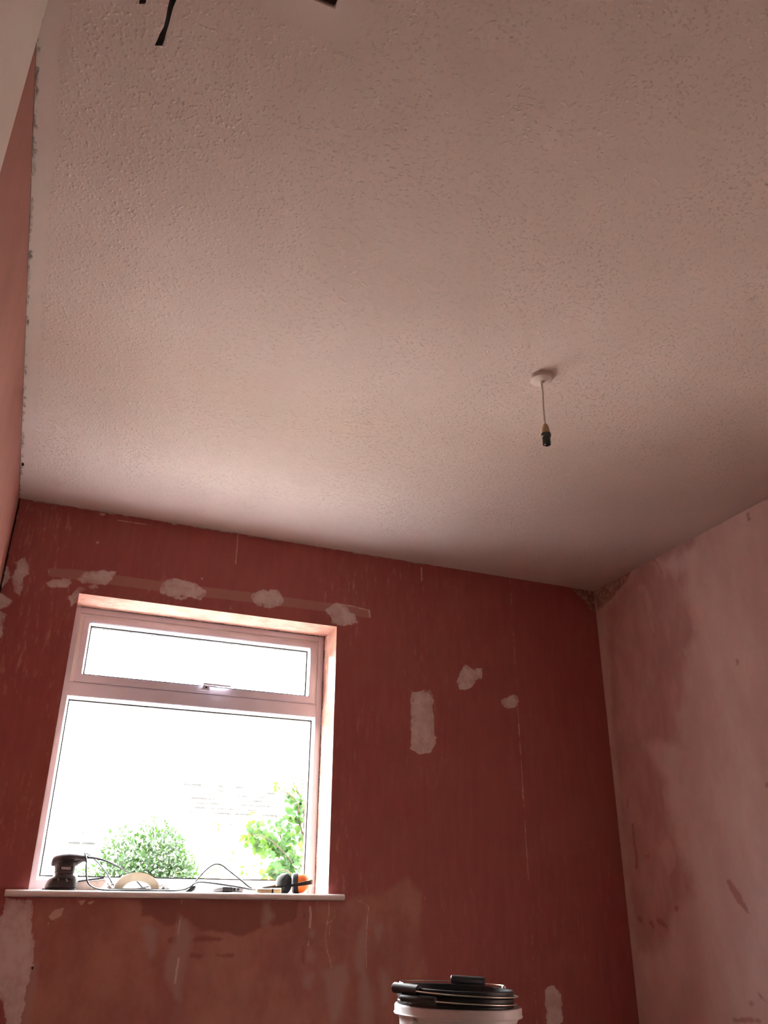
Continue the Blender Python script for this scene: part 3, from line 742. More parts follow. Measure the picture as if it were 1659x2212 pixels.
# crumbs of old filler hanging along the left and window edges
mb = MB()
def crumb(c, s):
    bm = bmesh.new(); bmesh.ops.create_icosphere(bm, subdivisions=1, radius=1)
    o = [(v.co.x * s[0] * random.uniform(.6, 1.3) + c[0], v.co.y * s[1] * random.uniform(.6, 1.3) + c[1], v.co.z * s[2] * random.uniform(.6, 1.3) + c[2]) for v in bm.verts]
    fs = [tuple(v.index for v in f.verts) for f in bm.faces]; bm.free(); mb.add(o, fs)
for k in range(120):
    y = 1.0 + 2.38 * random.random()
    crumb((XL + random.uniform(0.0, .007), y, H - random.uniform(-.001, .002)), (random.uniform(.002, .006), random.uniform(.004, .022), random.uniform(.001, .003)))
for k in range(90):
    x = XL + .05 + 1.75 * random.random() ** 1.3
    crumb((x, YB - random.uniform(0.0, .004), H - random.uniform(-.001, .003)), (random.uniform(.004, .022), random.uniform(.002, .005), random.uniform(.001, .004)))
crumbs = mb.build('filler_ridge', M['crumb'], ceiling)
crumbs['label'] = 'ragged lumps of old filler along the ceiling edges'
crumbs['kind'] = 'stuff'
# dark chip hole at the ceiling edge by the left wall
MB().lathe([(0.004, 0), (0.005, 0.002), (0.0035, 0.003)], 8, Matrix.Translation((XL + .008, 3.08, H - .003)) @ Matrix.Diagonal((1, 3, 1, 1))).build('chip', M['fascia'], ceiling)['label'] = 'small dark chip in the ceiling edge'

# hatch: lip round the opening, shaft and dark board
hatch = thing('ceiling_hatch', ((HX0 + HX1) / 2, (HY0 + HY1) / 2, H), 'dark square hatch with pale rim in the ceiling at the top edge', 'hatch')
def rel(o, parent):
    o.parent = parent; o.matrix_parent_inverse = Matrix.Translation(parent.location).inverted(); return o
def ring_xy(mb, x0, x1, y0, y1, w, z0, z1):
    o = [(x0, y0), (x1, y0), (x1, y1), (x0, y1)]; i = [(x0 + w, y0 + w), (x1 - w, y0 + w), (x1 - w, y1 - w), (x0 + w, y1 - w)]
    v = [(*p, z) for z in (z0, z1) for p in o] + [(*p, z) for z in (z0, z1) for p in i]
    f = []
    for k in range(4):
        j = (k + 1) % 4
        f += [(k, j, 4 + j, 4 + k), (8 + k, 12 + k, 12 + j, 8 + j), (k, 8 + k, 8 + j, j), (4 + k, 4 + j, 12 + j, 12 + k)]
    mb.add(v, f)
mb = MB(); ring_xy(mb, HX0 - .010, HX1 + .010, HY0 - .010, HY1 + .010, .011, H - .006, H + .002)
rel(mb.build('rim', M['rose'], bev=.0015), hatch)
mb = MB(); ring_xy(mb, HX0 - .02, HX1 + .02, HY0 - .02, HY1 + .02, .02, H + .002, H + .07)
rel(mb.build('shaft', M['hatch'], smooth=False), hatch)
rel(MB().box((HX0 - .02, HY0 - .02, H + .07), (HX1 + .02, HY1 + .02, H + .09)).build('lid', M['hatch'], bev=.002), hatch)['label'] = 'dark brown board closing the hatch'

# ------------------------------------------------------------------ window
window = thing('window_1', ((WX0 + WX1) / 2, YFR, SILL), 'white plastic window with a small top sash over one large pane', 'window')
window['kind'] = 'structure'
def ring_xz(mb, o, i, yo, yi, yb):
    """picture-frame ring: outer rect o, inner rect i (x0,x1,z0,z1); front depth yo at the outer edge, yi at the inner, back yb"""
    R = lambda r, y: [(r[0], y, r[2]), (r[1], y, r[2]), (r[1], y, r[3]), (r[0], y, r[3])]
    v = R(o, yo) + R(i, yi) + R(o, yb) + R(i, yb); f = []
    for k in range(4):
        j = (k + 1) % 4
        f += [(k, j, 4 + j, 4 + k), (8 + k, 12 + k, 12 + j, 8 + j), (k, 8 + k, 8 + j, j), (4 + k, 4 + j, 12 + j, 12 + k)]
    mb.add(v, f)
FO = (WX0, WX1, SILL - .012, WZ1)          # outer frame
UP = (0.098, 1.129, 1.720, 2.006)          # opening for the sash
LO = (0.092, 1.128, 0.990, 1.664)          # opening for the fixed pane
mb = MB()
yb = YFR + .065
# frame members as mitred boxes
mb.box((FO[0], YFR, FO[2]), (LO[0], yb, FO[3])); mb.box((LO[1], YFR, FO[2]), (FO[1], yb, FO[3]))
mb.box((LO[0], YFR, FO[2]), (LO[1], yb, LO[2])); mb.box((LO[0], YFR, UP[3]), (LO[1], yb, FO[3])); mb.box((LO[0], YFR, LO[3]), (LO[1], yb, UP[2]))
rel(mb.build('window_frame', M['upvc'], bev=.002), window)
mb = MB(); ring_xz(mb, (LO[0] - .004, LO[1] + .006, UP[2] - .004, UP[3] + .004), (0.108, 1.119, 1.724, 1.997), YFR + .003, YFR + .009, yb)
rel(mb.build('rebate', M['bead']), window)
S1 = (0.108, 1.119, 1.721, 1.997); S2 = (0.132, 1.092, 1.752, 1.970)
sash = thing('sash', window.location, 'top-hung opening sash', None); sash.parent = window; sash.matrix_parent_inverse = Matrix.Translation(window.location).inverted()
bpy.data.objects.remove(sash)
mb = MB(); ring_xz(mb, S1, S2, YFR - .004, YFR - .004, yb - .01)
sash = rel(mb.build('sash', M['upvc'], bev=.003), window)
def sub(o):
    o.parent = sash; o.matrix_parent_inverse = (Matrix.Translation(window.location) @ Matrix.Translation(window.location).inverted()).inverted()
    return o
G1 = (0.140, 1.083, 1.756, 1.961); G2 = (0.101, 1.118, 1.003, 1.653)
mb = MB(); ring_xz(mb, (S2[0] - .002, S2[1] + .002, S2[2] - .002, S2[3] + .002), G1, YFR - .002, YFR + .018, YFR + .03)
sub(mb.build('glazing_bead', M['bead']))
mb = MB(); ring_xz(mb, (LO[0] - .002, LO[1] + .002, LO[2] - .002, LO[3] + .002), G2, YFR + .002, YFR + .022, YFR + .034)
rel(mb.build('glazing_bead', M['bead']), window)
def gask(G, y):
    mb = MB(); ring_xz(mb, (G[0] - .001, G[1] + .001, G[2] - .001, G[3] + .001), (G[0] + .0045, G[1] - .0045, G[2] + .0045, G[3] - .0045), y, y + .001, y + .006)
    ring_xz(mb, (G[0] - .001, G[1] + .001, G[2] - .001, G[3] + .001), (G[0] + .002, G[1] - .002, G[2] + .002, G[3] - .002), y + .024, y + .024, y + .03)
    return mb.build('gasket', M['gasket'], smooth=False)
sub(gask(G1, YFR + .018)); rel(gask(G2, YFR + .022), window)
def pane(G, y):
    return MB().box((G[0] - .004, y, G[2] - .004), (G[1] + .004, y + .004, G[3] + .004)).build('pane', M['glass'], smooth=False)
sub(pane(G1, YFR + .024)); rel(pane(G2, YFR + .028), window)
# cockspur fastener
hy = YFR - .004
mb = MB()
mb.loft([[(x, hy - d, z) for x, z in ((.590, 1.729), (.640, 1.729), (.640, 1.748), (.608, 1.748))] for d in (0, .010)])
mb.loft([[(x, hy - d, z) for x, z in ((.612, 1.730), (.648, 1.730), (.648, 1.757), (.622, 1.757))] for d in (.008, .026)])
handle = sub(mb.build('handle', M['upvc'], bev=.002)); handle['label'] = 'white locking handle on the top sash'
mb = MB(); mb.loft([supx(x, hy - .030, 1.7535, .007, h) for x, h in ((.618, .004), (.630, .0058), (.70, .0050), (.736, .0036))])
lev = mb.build('lever', M['upvc'], handle); lev.matrix_parent_inverse = Matrix.Identity(4)
MB().lathe([(.0042, 0), (.0042, .002), (.003, .0025)], 16, Matrix.Translation((.633, hy - .026, 1.742)) @ Matrix.Rotation(math.pi / 2, 4, 'X')).build('key_hole', M['gasket'], handle)
# window board with rounded nose and horns
mb = MB()
nose = [(YB - .041, SILL - .011)]
nose = [(YB - .030 - .011 * math.cos(t), SILL - .011 + .011 * math.sin(t)) for t in np.linspace(-math.pi / 2, math.pi / 2, 9)]
prof_f = nose + [(YB, SILL), (YB, SILL - .022)]
mb.prism(prof_f, 'x', -0.005, 1.212)
mb.box((WX0, YB, SILL - .022), (WX1, YFR + .002, SILL))
sill = rel(mb.build('window_sill', M['sill'], bev=.001), window); sill['label'] = 'white painted window board with rounded front edge'
MB_out = MB().box((WX0 - .05, YFR + .06, WZ0 - .02), (WX1 + .05, YOUT + .15, WZ0 + .012))
rel(MB_out.build('outer_sill', M['upvc'], bev=.003), window)

# ------------------------------------------------------------------ pendant lamp holder
pend = thing('pendant_light', (1.268, 1.838, H), 'bare pendant lamp holder hanging on a white cord from a ceiling rose', 'light fitting')
MB().lathe([(.036, .004), (.037, -.003), (.034, -.013), (.024, -.017), (.010, -.0185), (.004, -.024)], 48).build('ceiling_rose', M['rose'], pend)
MB().tube([(0, 0, -.022), (.001, 0, -.06), (-.001, 0, -.12), (0, 0, -.178)], .003, 10, 4).build('cord', M['white'], pend)
holder = MB().lathe([(.004, -.170), (.0075, -.174), (.0105, -.184), (.0125, -.199), (.0128, -.204)], 32).build('lamp_holder', M['aged'], pend)
holder['label'] = 'heat-browned cap of the lamp holder'
skirt = MB()
skirt.lathe([(.0128, -.2035), (.0148, -.2045), (.0150, -.2125), (.0128, -.2155), (.0118, -.217)], 36)
# open bayonet tube with two J slots
n = 48; R0, R1 = .0122, .0105; top, bot = -.2165, -.241
seg_open = {}
def tubewall(skip):
    for i in range(n):
        a0, a1 = 2 * math.pi * i / n, 2 * math.pi * (i + 1) / n
        for z0, z1, hole in ((top, -.232, False), (-.232, -.235, True), (-.235, bot, True)):
            if hole and skip(i, z0): continue
            P = lambda r, a, z: (r * math.cos(a), r * math.sin(a), z)
            v = [P(R0, a0, z0), P(R0, a1, z0), P(R0, a1, z1), P(R0, a0, z1), P(R1, a0, z0), P(R1, a1, z0), P(R1, a1, z1), P(R1, a0, z1)]
            skirt.add(v, [(0, 1, 2, 3), (7, 6, 5, 4), (0, 4, 5, 1), (3, 2, 6, 7), (0, 3, 7, 4), (1, 5, 6, 2)])
slots = ({35, 36}, {11, 12})
hooks = ({33, 34, 35, 36}, {9, 10, 11, 12})
tubewall(lambda i, z: any(i in h for h in (hooks if abs(z + .232) < 1e-6 else slots)))
skirt.build('skirt', M['black'], pend, smooth=False)['label'] = 'black bayonet skirt with slot'

# ------------------------------------------------------------------ straps hanging from the hatch
def strap(name, pts, widths, twists, label):
    """flat ribbon with thickness, top at the hatch lid"""
    t = tag(None or bpy.data.objects.new(name, None), label, 'strap', 'black straps hanging from the hatch')
    bpy.data.objects.remove(t)
    mb = MB(); rings = []
    for p, w, a in zip(pts, widths, twists):
        d = Vector((math.cos(a), math.sin(a), 0)) * w / 2; nrm = Vector((-math.sin(a), math.cos(a), 0)) * .0007
        p = Vector(p); rings.append([p - d - nrm, p + d - nrm, p + d + nrm, p - d + nrm])
    mb.loft(rings)
    o = mb.build(name, M['strap'], smooth=False)
    return tag(o, label, 'strap', 'black straps hanging from the hatch')
strap('webbing_strap', [(.006, .80, 2.472), (.006, .80, 2.25), (.0062, .80, 2.05), (.0055, .80, 2.028), (.004, .80, 2.010), (.0035, .80, 1.990), (.0028, .80, 1.972), (.0005, .80, 1.956), (-.0005, .80, 1.942), (-.0022, .80, 1.930)],
      [.0095, .0095, .0092, .009, .0085, .0085, .0085, .009, .009, .0095], [-.4, -.4, -.4, -.42, -.75, -1.0, -1.0, -.7, -.45, -.4], 'longer of the two black straps hanging down at the top left')
strap('webbing_strap', [(-.030, .80, 2.472), (-.030, .80, 2.2), (-.031, .80, 2.05), (-.0325, .80, 2.02), (-.032, .80, 1.9985)], [.009] * 5, [-.4, -.5, -.6, -.6, -.5], 'shorter black strap left of the longer one at the top edge')

# ------------------------------------------------------------------ sander on the sill
SX, SY = 0.172, 3.452
sander = thing('palm_sander', (SX, SY, SILL), 'dusty dark grey palm sander standing on the left end of the sill', 'sander')
MB().loft([sup(-.002, 0, z, a, b, 4) for z, a, b in ((0, .057, .050), (.002, .0575, .051), (.0055, .056, .050))]).build('sanding_pad', M['pad'], sander)
sk = MB().loft([sup(cx, 0, z, a, b, p) for z, cx, a, b, p in ((.0065, .002, .048, .046, 3.5), (.009, .003, .054, .051, 3.8), (.020, .004, .053, .051, 3.8), (.034, .006, .0495, .049, 3.6), (.042, .010, .045, .045, 3.4), (.047, .013, .040, .041, 3.2), (.0515, .011, .035, .037, 3.0))]).build('base_skirt', M['sander'], sander)
# clamp slot in the skirt with pale bits of wire
MB().loft([[(x, -.0505, z) for x, z in ((-.030, .031), (.034, .033), (.034, .0395), (.0, .0395), (-.030, .0355))], [(x, -.043, z) for x, z in ((-.030, .031), (.034, .033), (.034, .0395), (.0, .0395), (-.030, .0355))]]).build('clamp_slot', M['black'], sander)
MB().box((-.014, -.0525, .0315), (-.009, -.0495, .0375)).build('clamp_clip', M['steel'], sander, bev=.0005)
MB().box((.031, -.0515, .036), (.0335, -.0495, .040)).build('clamp_clip', M['steel'], sander, bev=.0005)
mb = MB(); mb.loft([[(.012, -.0505, .039), (.0145, -.0505, .039), (.0235, -.053, .0285), (.0165, -.053, .0275)], [(.012, -.0490, .039), (.0145, -.0490, .039), (.0235, -.050, .0285), (.0165, -.050, .0275)]])
mb.build('clamp_clip', M['steel'], sander, bev=.0005)
body = MB().loft([sup(cx, 0, z, a, b, p) for z, cx, a, b, p in ((.050, .009, .0335, .036, 3.0), (.056, .008, .0325, .034, 3.0), (.057, .008, .034, .0355, 3.2), (.070, .008, .035, .0355, 3.2), (.084, .006, .037, .035, 3.0), (.092, .006, .040, .034, 2.8))]).build('motor_body', M['sander'], sander)
MB().loft([supx(x, 0, cz, b, h, 2.3) for x, cz, b, h in ((-.0415, .090, .012, .006), (-.0385, .0925, .026, .0145), (-.030, .0975, .034, .0185), (-.010, .1035, .037, .0185), (.015, .107, .036, .0185), (.038, .108, .030, .0155), (.055, .1075, .022, .0125), (.070, .1065, .0165, .0115), (.078, .106, .0145, .0115), (.080, .106, .012, .0095))]).build('palm_grip', M['sander_grip'], sander)
# neck curve under the grip
MB().loft([supx(x, 0, cz, b, h, 2.3) for x, cz, b, h in ((.028, .083, .030, .014), (.042, .090, .024, .012), (.055, .097, .018, .009), (.066, .101, .012, .006))]).build('grip_neck', M['sander'], sander)
MB().loft([supx(x, 0, cz, b, h, 2.3) for x, cz, b, h in ((-.016, .0985, .0375, .0028), (.020, .0995, .0375, .0028), (.034, .0995, .034, .0022))]).build('vent_slot', M['black'], sander)
badge = MB().box((-.0135, -.0368, .0615), (.0325, -.0335, .0805)).build('badge', M['badge_rim'], sander, bev=.0006)
MB().box((-.0118, -.0372, .0632), (.0308, -.0350, .0788)).build('badge_face', M['badge'], badge)
cu = bpy.data.curves.new('lettering', 'FONT'); cu.body = 'FERREX'; cu.size = .0118; cu.align_x = 'CENTER'; cu.align_y = 'CENTER'; cu.extrude = .0003; cu.offset = .00028
to = bpy.data.objects.new('lettering_curve', cu); COL.objects.link(to)
dg = bpy.context.evaluated_depsgraph_get()
tm = bpy.data.meshes.new_from_object(to.evaluated_get(dg)); bpy.data.objects.remove(to); bpy.data.curves.remove(cu)
tm.materials.clear(); tm.materials.append(M['letter'])
tm.transform(Matrix.Translation((.0095, -.0375, .0710)) @ Matrix.Rotation(math.pi / 2, 4, 'X') @ Matrix.Diagonal((.84, 1, 1, 1)))
lt = bpy.data.objects.new('lettering', tm); COL.objects.link(lt); lt.parent = badge
MB().loft([sup(.008, 0, z, .0355, .0366, 3.2) for z in (.0572, .0582)]).build('trim_line', M['badge_rim'], sander)
off = Vector((SX, SY, SILL))
cord = MB()
for k in ('a', 'b', 'c', 'e', 'f'):
    cord.tube([Vector(p) - off for p in CORD_PATHS[k]], .0029 if k != 'b' else .0026, 8, 6)
cord.tube([Vector(p) - off for p in CORD_PATHS['a'][:3]], [.0050, .0040], 10, 4)
cord.build('power_cord', M['cord'], sander)
pl = Vector((0.627, 3.405, SILL + .009)) - off
mb = MB(); mb.loft([[(pl.x + x, pl.y + y, pl.z + z * s) for x, y, z in ((-.022, -.006, -.004), (.022, -.006, .006), (.026, .0, .016), (-.004, .004, .002))] for s, y in ((.6, 0), (1.0, 0))] if False else [sup(pl.x + dx, pl.y, pl.z + dz, a, .006, 2.5, 16) for dz, dx, a in ((-.008, -.012, .014), (-.002, -.002, .015), (.006, .006, .010), (.012, .010, .006))])
mb.build('cord_clip', M['black'], sander)

# sanding block lying behind the sander
bx = thing('sanding_block', (0.281, 3.505, SILL), 'pale pink sanding block with dark grey top between sander and arched handle', 'sanding block', rz=0.05)
prof = [(-.055, .004), (.030, .004), (.047, .030), (.046, .041), (-.055, .027)]
MB().prism(prof, 'y', -.03, .03).build('block', M['block'], bx, bev=.003)
MB().prism([(-.055, .028), (.040, .0415), (.036, .0475), (-.048, .0345)], 'y', -.03, .03).build('rubber_pad', M['pad'], bx, bev=.001)
MB().box((-.05, -.028, 0), (.028, .028, .0045)).build('base_foam', M['block'], bx)

# hand sander: plate, arched handle, wing nuts
hs = thing('hand_sander', (0.436, 3.445, SILL), 'cream arched handle of a plate hand sander lying on the sill', 'hand sander')
MB().box((-.100, -.042, .001), (.108, .042, .010)).build('base_plate', M['steel'], hs, bev=.001)
outer = [(.080 * math.cos(t), .010 + .055 * math.sin(t) ** .9) for t in np.linspace(0, math.pi, 25)]
mb = MB(); rings = []
for t in np.linspace(0, math.pi, 33):
    co, so = .080 * math.cos(t), .008 + .056 * math.sin(t)
    ci, si = .051 * math.cos(t), .004 + .031 * math.sin(t)
    d = .014
    rings.append([(co, -d * .7, so), (co, d * .7, so), ((co * .6 + ci * .4), d, so * .6 + si * .4), (ci, d * .7, si), (ci, -d * .7, si), ((co * .6 + ci * .4), -d, so * .6 + si * .4)])
mb.loft(rings).build('arched_handle', M['cream'], hs, bev=0, angle=50)
for x in (-.0975, .094):
    mb = MB(); mb.lathe([(.0075, .010), (.0075, .0155), (.005, .019)], 16, Matrix.Translation((x, -.02, 0)))
    for s in (-1, 1):
        mb.loft([supx(x + s * dx, -.02, z, .0015, h, 2.2, 10) for dx, z, h in ((.003, .017, .003), (.006, .021, .0045), (.0085, .0245, .0035), (.0095, .027, .0015))])
    mb.build('wing_nut', M['steel'], hs)

# crumpled scrap of tape
mb = MB()
for k in range(7):
    a = random.uniform(0, 2 * math.pi); tip = Vector((.010 * math.cos(a) * 1.2, .008 * math.sin(a), random.uniform(.006, .017)))
    base = Vector((.004 * math.cos(a + 1.5), .004 * math.sin(a + 1.5), .001)); base2 = Vector((.006 * math.cos(a - 1.2), .006 * math.sin(a - 1.2), .001))
    mb.loft([[base, base2, base2 + Vector((0, .001, .0005)), base + Vector((0, .001, .0005))], [(base + tip) / 2 + Vector((.002, 0, .003)), (base2 + tip) / 2 + Vector((-.001, 0, .004)), (base2 + tip) / 2 + Vector((-.001, .001, .0045)), (base + tip) / 2 + Vector((.002, .001, .0035))],
             [tip, tip + Vector((.003, .001, .001)), tip + Vector((.003, .002, .001)), tip + Vector((0, .001, .0))]])
bm_ = mb.build('tape_scrap', M['tape'], smooth=False); bm_.location = (0.655, 3.425, SILL)
tag(bm_, 'small crumpled white scrap of paper tape between the cord loops', 'tape')

# utility knife
kn = thing('utility_knife', (0.768, 3.43, SILL), 'grey and black utility knife lying flat under the cord arch', 'knife', rz=.03)
MB().loft([supx(x, 0, cz, b, h, 3) for x, cz, b, h in ((-.060, .005, .004, .003), (-.052, .007, .010, .006), (-.040, .0095, .013, .0085), (-.022, .0115, .014, .0095), (.020, .0115, .013, .009), (.045, .0105, .012, .0085), (.058, .0095, .010, .007))]).build('case', M['grey'], kn)
MB().loft([supx(x, 0, .0115, .0148, h, 3) for x, h in ((-.022, .0098), (-.018, .0105), (.012, .010), (.016, .0092))]).build('grip', M['pad'], kn)
MB().box((.018, -.0155, .006), (.027, .0135, .0185)).build('blade_slider', M['black'], kn, bev=.001)
MB().box((.033, -.0135, .008), (.042, -.0105, .0165)).build('end_cap', M['black'], kn, bev=.001)

# brush
br = thing('paint_brush', (0.925, 3.385, SILL + .0085), 'small wooden-handled brush lying in front of the ear defenders', 'brush', rz=.02)
RY = Matrix.Rotation(math.pi / 2, 4, 'Y')
MB().lathe([(.003, -.058), (.0065, -.057), (.0080, -.045), (.0075, -.02), (.0078, .002)], 24, RY).build('handle', M['wood'], br)
MB().lathe([(.0088, .0005), (.0092, .002), (.0092, .005), (.0088, .0065)], 24, RY).build('ferrule', M['black'], br)
MB().lathe([(.0083, .006), (.0088, .02), (.0098, .034), (.0100, .037), (.006, .0375)], 24, RY).build('bristles', M['bristle'], br)

# ear defenders
ed = thing('ear_defenders', (1.038, 3.455, SILL), 'orange and black ear defenders lying at the right end of the sill', 'ear defenders')
def cup(cx, cy, cz, direc, s=1.0):
    q = Vector(direc).normalized().to_track_quat('Z', 'Y').to_matrix().to_4x4()
    return Matrix.Translation((cx, cy, cz)) @ q @ Matrix.Diagonal((s, s * 1.12, s, 1))
Rc = cup(.014, .006, .0385, (1, -.42, .06))
shell = MB().lathe([(.032, 0), (.0325, .005), (.0312, .018), (.027, .030), (.018, .040), (.007, .044)], 36, Rc).build('ear_cup', M['orange'], ed)
shell['label'] = 'orange ear cup on the right'
MB().lathe([(.030, -.016), (.0335, -.014), (.0345, -.004), (.0335, .003), (.030, .004)], 36, Rc).build('cushion_ring', M['foam'], shell)
MB().torus_like([(.026, -.020), (.031, -.0215), (.0335, -.017), (.032, -.014), (.026, -.015)], 36, Rc).build('ear_seal', M['seal'], shell)
Lc = cup(-.034, .030, .0375, (-.62, .75, .05))
sh2 = MB().lathe([(.031, 0), (.031, .004), (.030, .014), (.025, .024), (.016, .031), (.006, .033)], 36, Lc).build('ear_cup', M['orange'], ed)
MB().lathe([(.012, -.012), (.028, -.017), (.0325, -.012), (.0335, -.004), (.033, .010), (.030, .016)], 36, Lc).build('cushion_ring', M['foam'], sh2)
# headband: wide flat hoop, seen edge-on
mb = MB(); rings = []
ctrl = [(.062, -.012, .043, .0085), (.062, -.032, .044, .0085), (.048, -.050, .0415, .0080), (.010, -.060, .035, .0065), (-.040, -.058, .0275, .0045), (-.100, -.046, .0215, .0032), (-.138, -.008, .0190, .0028), (-.120, .035, .021, .003), (-.072, .052, .027, .004), (-.062, .050, .032, .006)]
P = smooth_path([c[:3] for c in ctrl], 5)
hw = np.interp(np.linspace(0, 1, len(P)), np.linspace(0, 1, len(ctrl)), [c[3] for c in ctrl])
for i, p in enumerate(P):
    t = (P[min(i + 1, len(P) - 1)] - P[max(i - 1, 0)]).normalized(); sd = t.cross(Vector((0, 0, 1))).normalized() * .0016
    u = Vector((0, 0, hw[i])); rings.append([p - sd - u, p + sd - u, p + sd + u, p - sd + u])
mb.loft(rings).build('headband', M['black'], ed, bev=0, smooth=True, angle=40)['label'] = 'black plastic headband'

# ------------------------------------------------------------------ bucket, kettles, platform
BX, BY = 1.045, 2.10
PZ = 0.30
plat = thing('step_platform', (BX, BY, 0), 'low wooden step platform carrying the white bucket', 'platform')
MB().box((-.28, -.19, PZ - .025), (.28, .19, PZ)).build('deck', M['platform'], plat, bev=.003)
for sx in (-1, 1):
    for sy in (-1, 1):
        MB().box((sx * .25 - .022, sy * .16 - .022, 0), (sx * .25 + .022, sy * .16 + .022, PZ - .025)).build('leg', M['platform'], plat, bev=.003)
RZ = 0.692                                   # rim of the white bucket
bk = thing('bucket', (BX, BY, PZ + .003), 'white plastic bucket with stacked black paint kettles in its mouth', 'bucket')
bk.rotation_euler = (0, math.radians(1.3), 0)
h = RZ - PZ
bkt = MB().lathe([(.118, 0), (.122, .003), (.1405, h - .03), (.1425, h - .028), (.1425, h - .001)], 64).build('shell', M['bucket'], bk)
MB().torus_like([(.1435, h - .019), (.1535, h - .021), (.1545, h - .0185), (.1525, h - .015), (.1530, h - .004), (.151, h), (.145, h + .001), (.1345, h - .003), (.1345, h - .006), (.1425, h - .009)], 72).build('rim', M['bucket'], bk)
for a in (math.radians(200), math.radians(20)):
    mb = MB(); mb.box((.1445 * math.cos(a) - .008, .1445 * math.sin(a) - .006, h - .055), (.1445 * math.cos(a) + .008, .1445 * math.sin(a) + .006, h - .024))
    mb.build('handle_lug', M['bucket'], bk, bev=.002)

def arc(r, a0, a1, z0, z1, n=14, oy=0.0, sag=0.0):
    out = []
    for i in range(n):
        t = i / (n - 1); a = math.radians(a0 + (a1 - a0) * t)
        out.append((r * math.cos(a), r * math.sin(a) + oy, z0 + (z1 - z0) * t - sag * math.sin(math.pi * t)))
    return out
ZK = (0.697, 0.7115, 0.7265)
kl = ('bottom one of three nested black paint kettles in the white bucket', 'middle one of the nested black paint kettles, grip at left', 'topmost black paint kettle of the nest, grip lying across its rim')
for k, z in enumerate(ZK):
    kt = thing('paint_kettle', (BX + .002 * (k - 1) + .004, BY + .001 * k, z), kl[k], 'paint kettle', 'black paint kettles nested in the white bucket')
    d0 = -.12
    MB().lathe([(.100 - .0012 * k, d0), (.133, -.012), (.1335, .003), (.1305, .003), (.130, -.012), (.097, d0 + .003)], 64).build('body', M['kettle'], kt)
    MB().torus_like([(.1325, -.0085), (.1385, -.009), (.1400, -.004), (.1395, .004), (.1360, .0055), (.1310, .004)], 72).build('rim', M['kettle'], kt)
    for a in ((196, 350), (200, 350), (176, 4))[k]:
        A = math.radians(a)
        MB().lathe([(.005, -.003), (.005, .004), (.003, .006)], 12, Matrix.Translation((.138 * math.cos(A), .138 * math.sin(A), .0045))).build('bail_ear', M['steel'], kt)
    if k == 0:
        pts = arc(.1475, 226, 350, .012, .006, 16)
        g0, g1, rad = (-.149, -.018, .0125), (-.103, -.106, .0125), .0090
    elif k == 1:
        pts = arc(.150, 206, 350, .014, .007, 16)
        g0, g1, rad = (-.158, .010, .0165), (-.124, -.060, .0155), .0115
    else:
        pts = arc(.137, 177, 3, .0105, .0105, 20)
        g0, g1, rad = (.052, .130, .0155), (.119, .072, .0155), .0098
    MB().tube(pts, .0015, 8, 3).build('bail_wire', M['wire'], kt)
    d = Vector(g1) - Vector(g0); q = d.to_track_quat('Z', 'Y').to_matrix().to_4x4(); L = d.length
    MB().lathe([(rad * .85, 0), (rad, .002), (rad, L - .002), (rad * .85, L)], 24, Matrix.Translation(g0) @ q).build('grip', M['black'], kt)
    kt.rotation_euler = (0, math.radians(2.2), 0)

# ------------------------------------------------------------------ outdoors
patio = MB().box((-5, YOUT, -.3), (9, 5.1, -.2)).build('patio', M['ground'], smooth=False)  # unseen patio, added pale to bounce light up to the ceiling
tag(patio, 'unseen pale patio added below the window to bounce light', 'patio', kind='structure')
ground = MB().box((-60, 5.1, -.3), (70, 90, -.205)).build('ground', M['lawn'], smooth=False)  # unseen lawn, added dark so the far ground bounces less light
tag(ground, 'unseen dull lawn added beyond the patio to limit bounce light', 'ground', kind='structure')

def leaf_shape(L, W, lobed):
    if lobed:
        pts = [(0, 0), (.30, .12), (.50, .30), (.42, .42), (.60, .62), (.34, .62), (.22, .82), (0, 1.0), (-.22, .82), (-.34, .62), (-.60, .62), (-.42, .42), (-.50, .30), (-.30, .12)]
    else:
        pts = [(0, 0), (.32, .22), (.42, .5), (.26, .8), (0, 1.0), (-.26, .8), (-.42, .5), (-.32, .22)]
    return [(x * W, y * L) for x, y in pts]
def add_leaf(mb, pos, direc, nrm, L, W, lobed=False):
    t = Vector(direc).normalized(); n_ = Vector(nrm); n_ = (n_ - t * n_.dot(t))
    n_ = n_.normalized() if n_.length > 1e-5 else t.orthogonal().normalized()
    s_ = t.cross(n_)
    sh = leaf_shape(L, W, lobed)
    v = [Vector(pos)]
    for x, y in sh:
        v.append(Vector(pos) + s_ * x + t * y + n_ * (abs(x) * .35 - (y / L) ** 2 * L * .15))
    mid = Vector(pos) + t * L * .5 - n_ * L * .04
    v[0] = mid
    m_ = len(sh)
    mb.add(v, [(0, 1 + i, 1 + (i + 1) % m_) for i in range(m_)])
def rvec(): return Vector(RNG.normal(size=3))

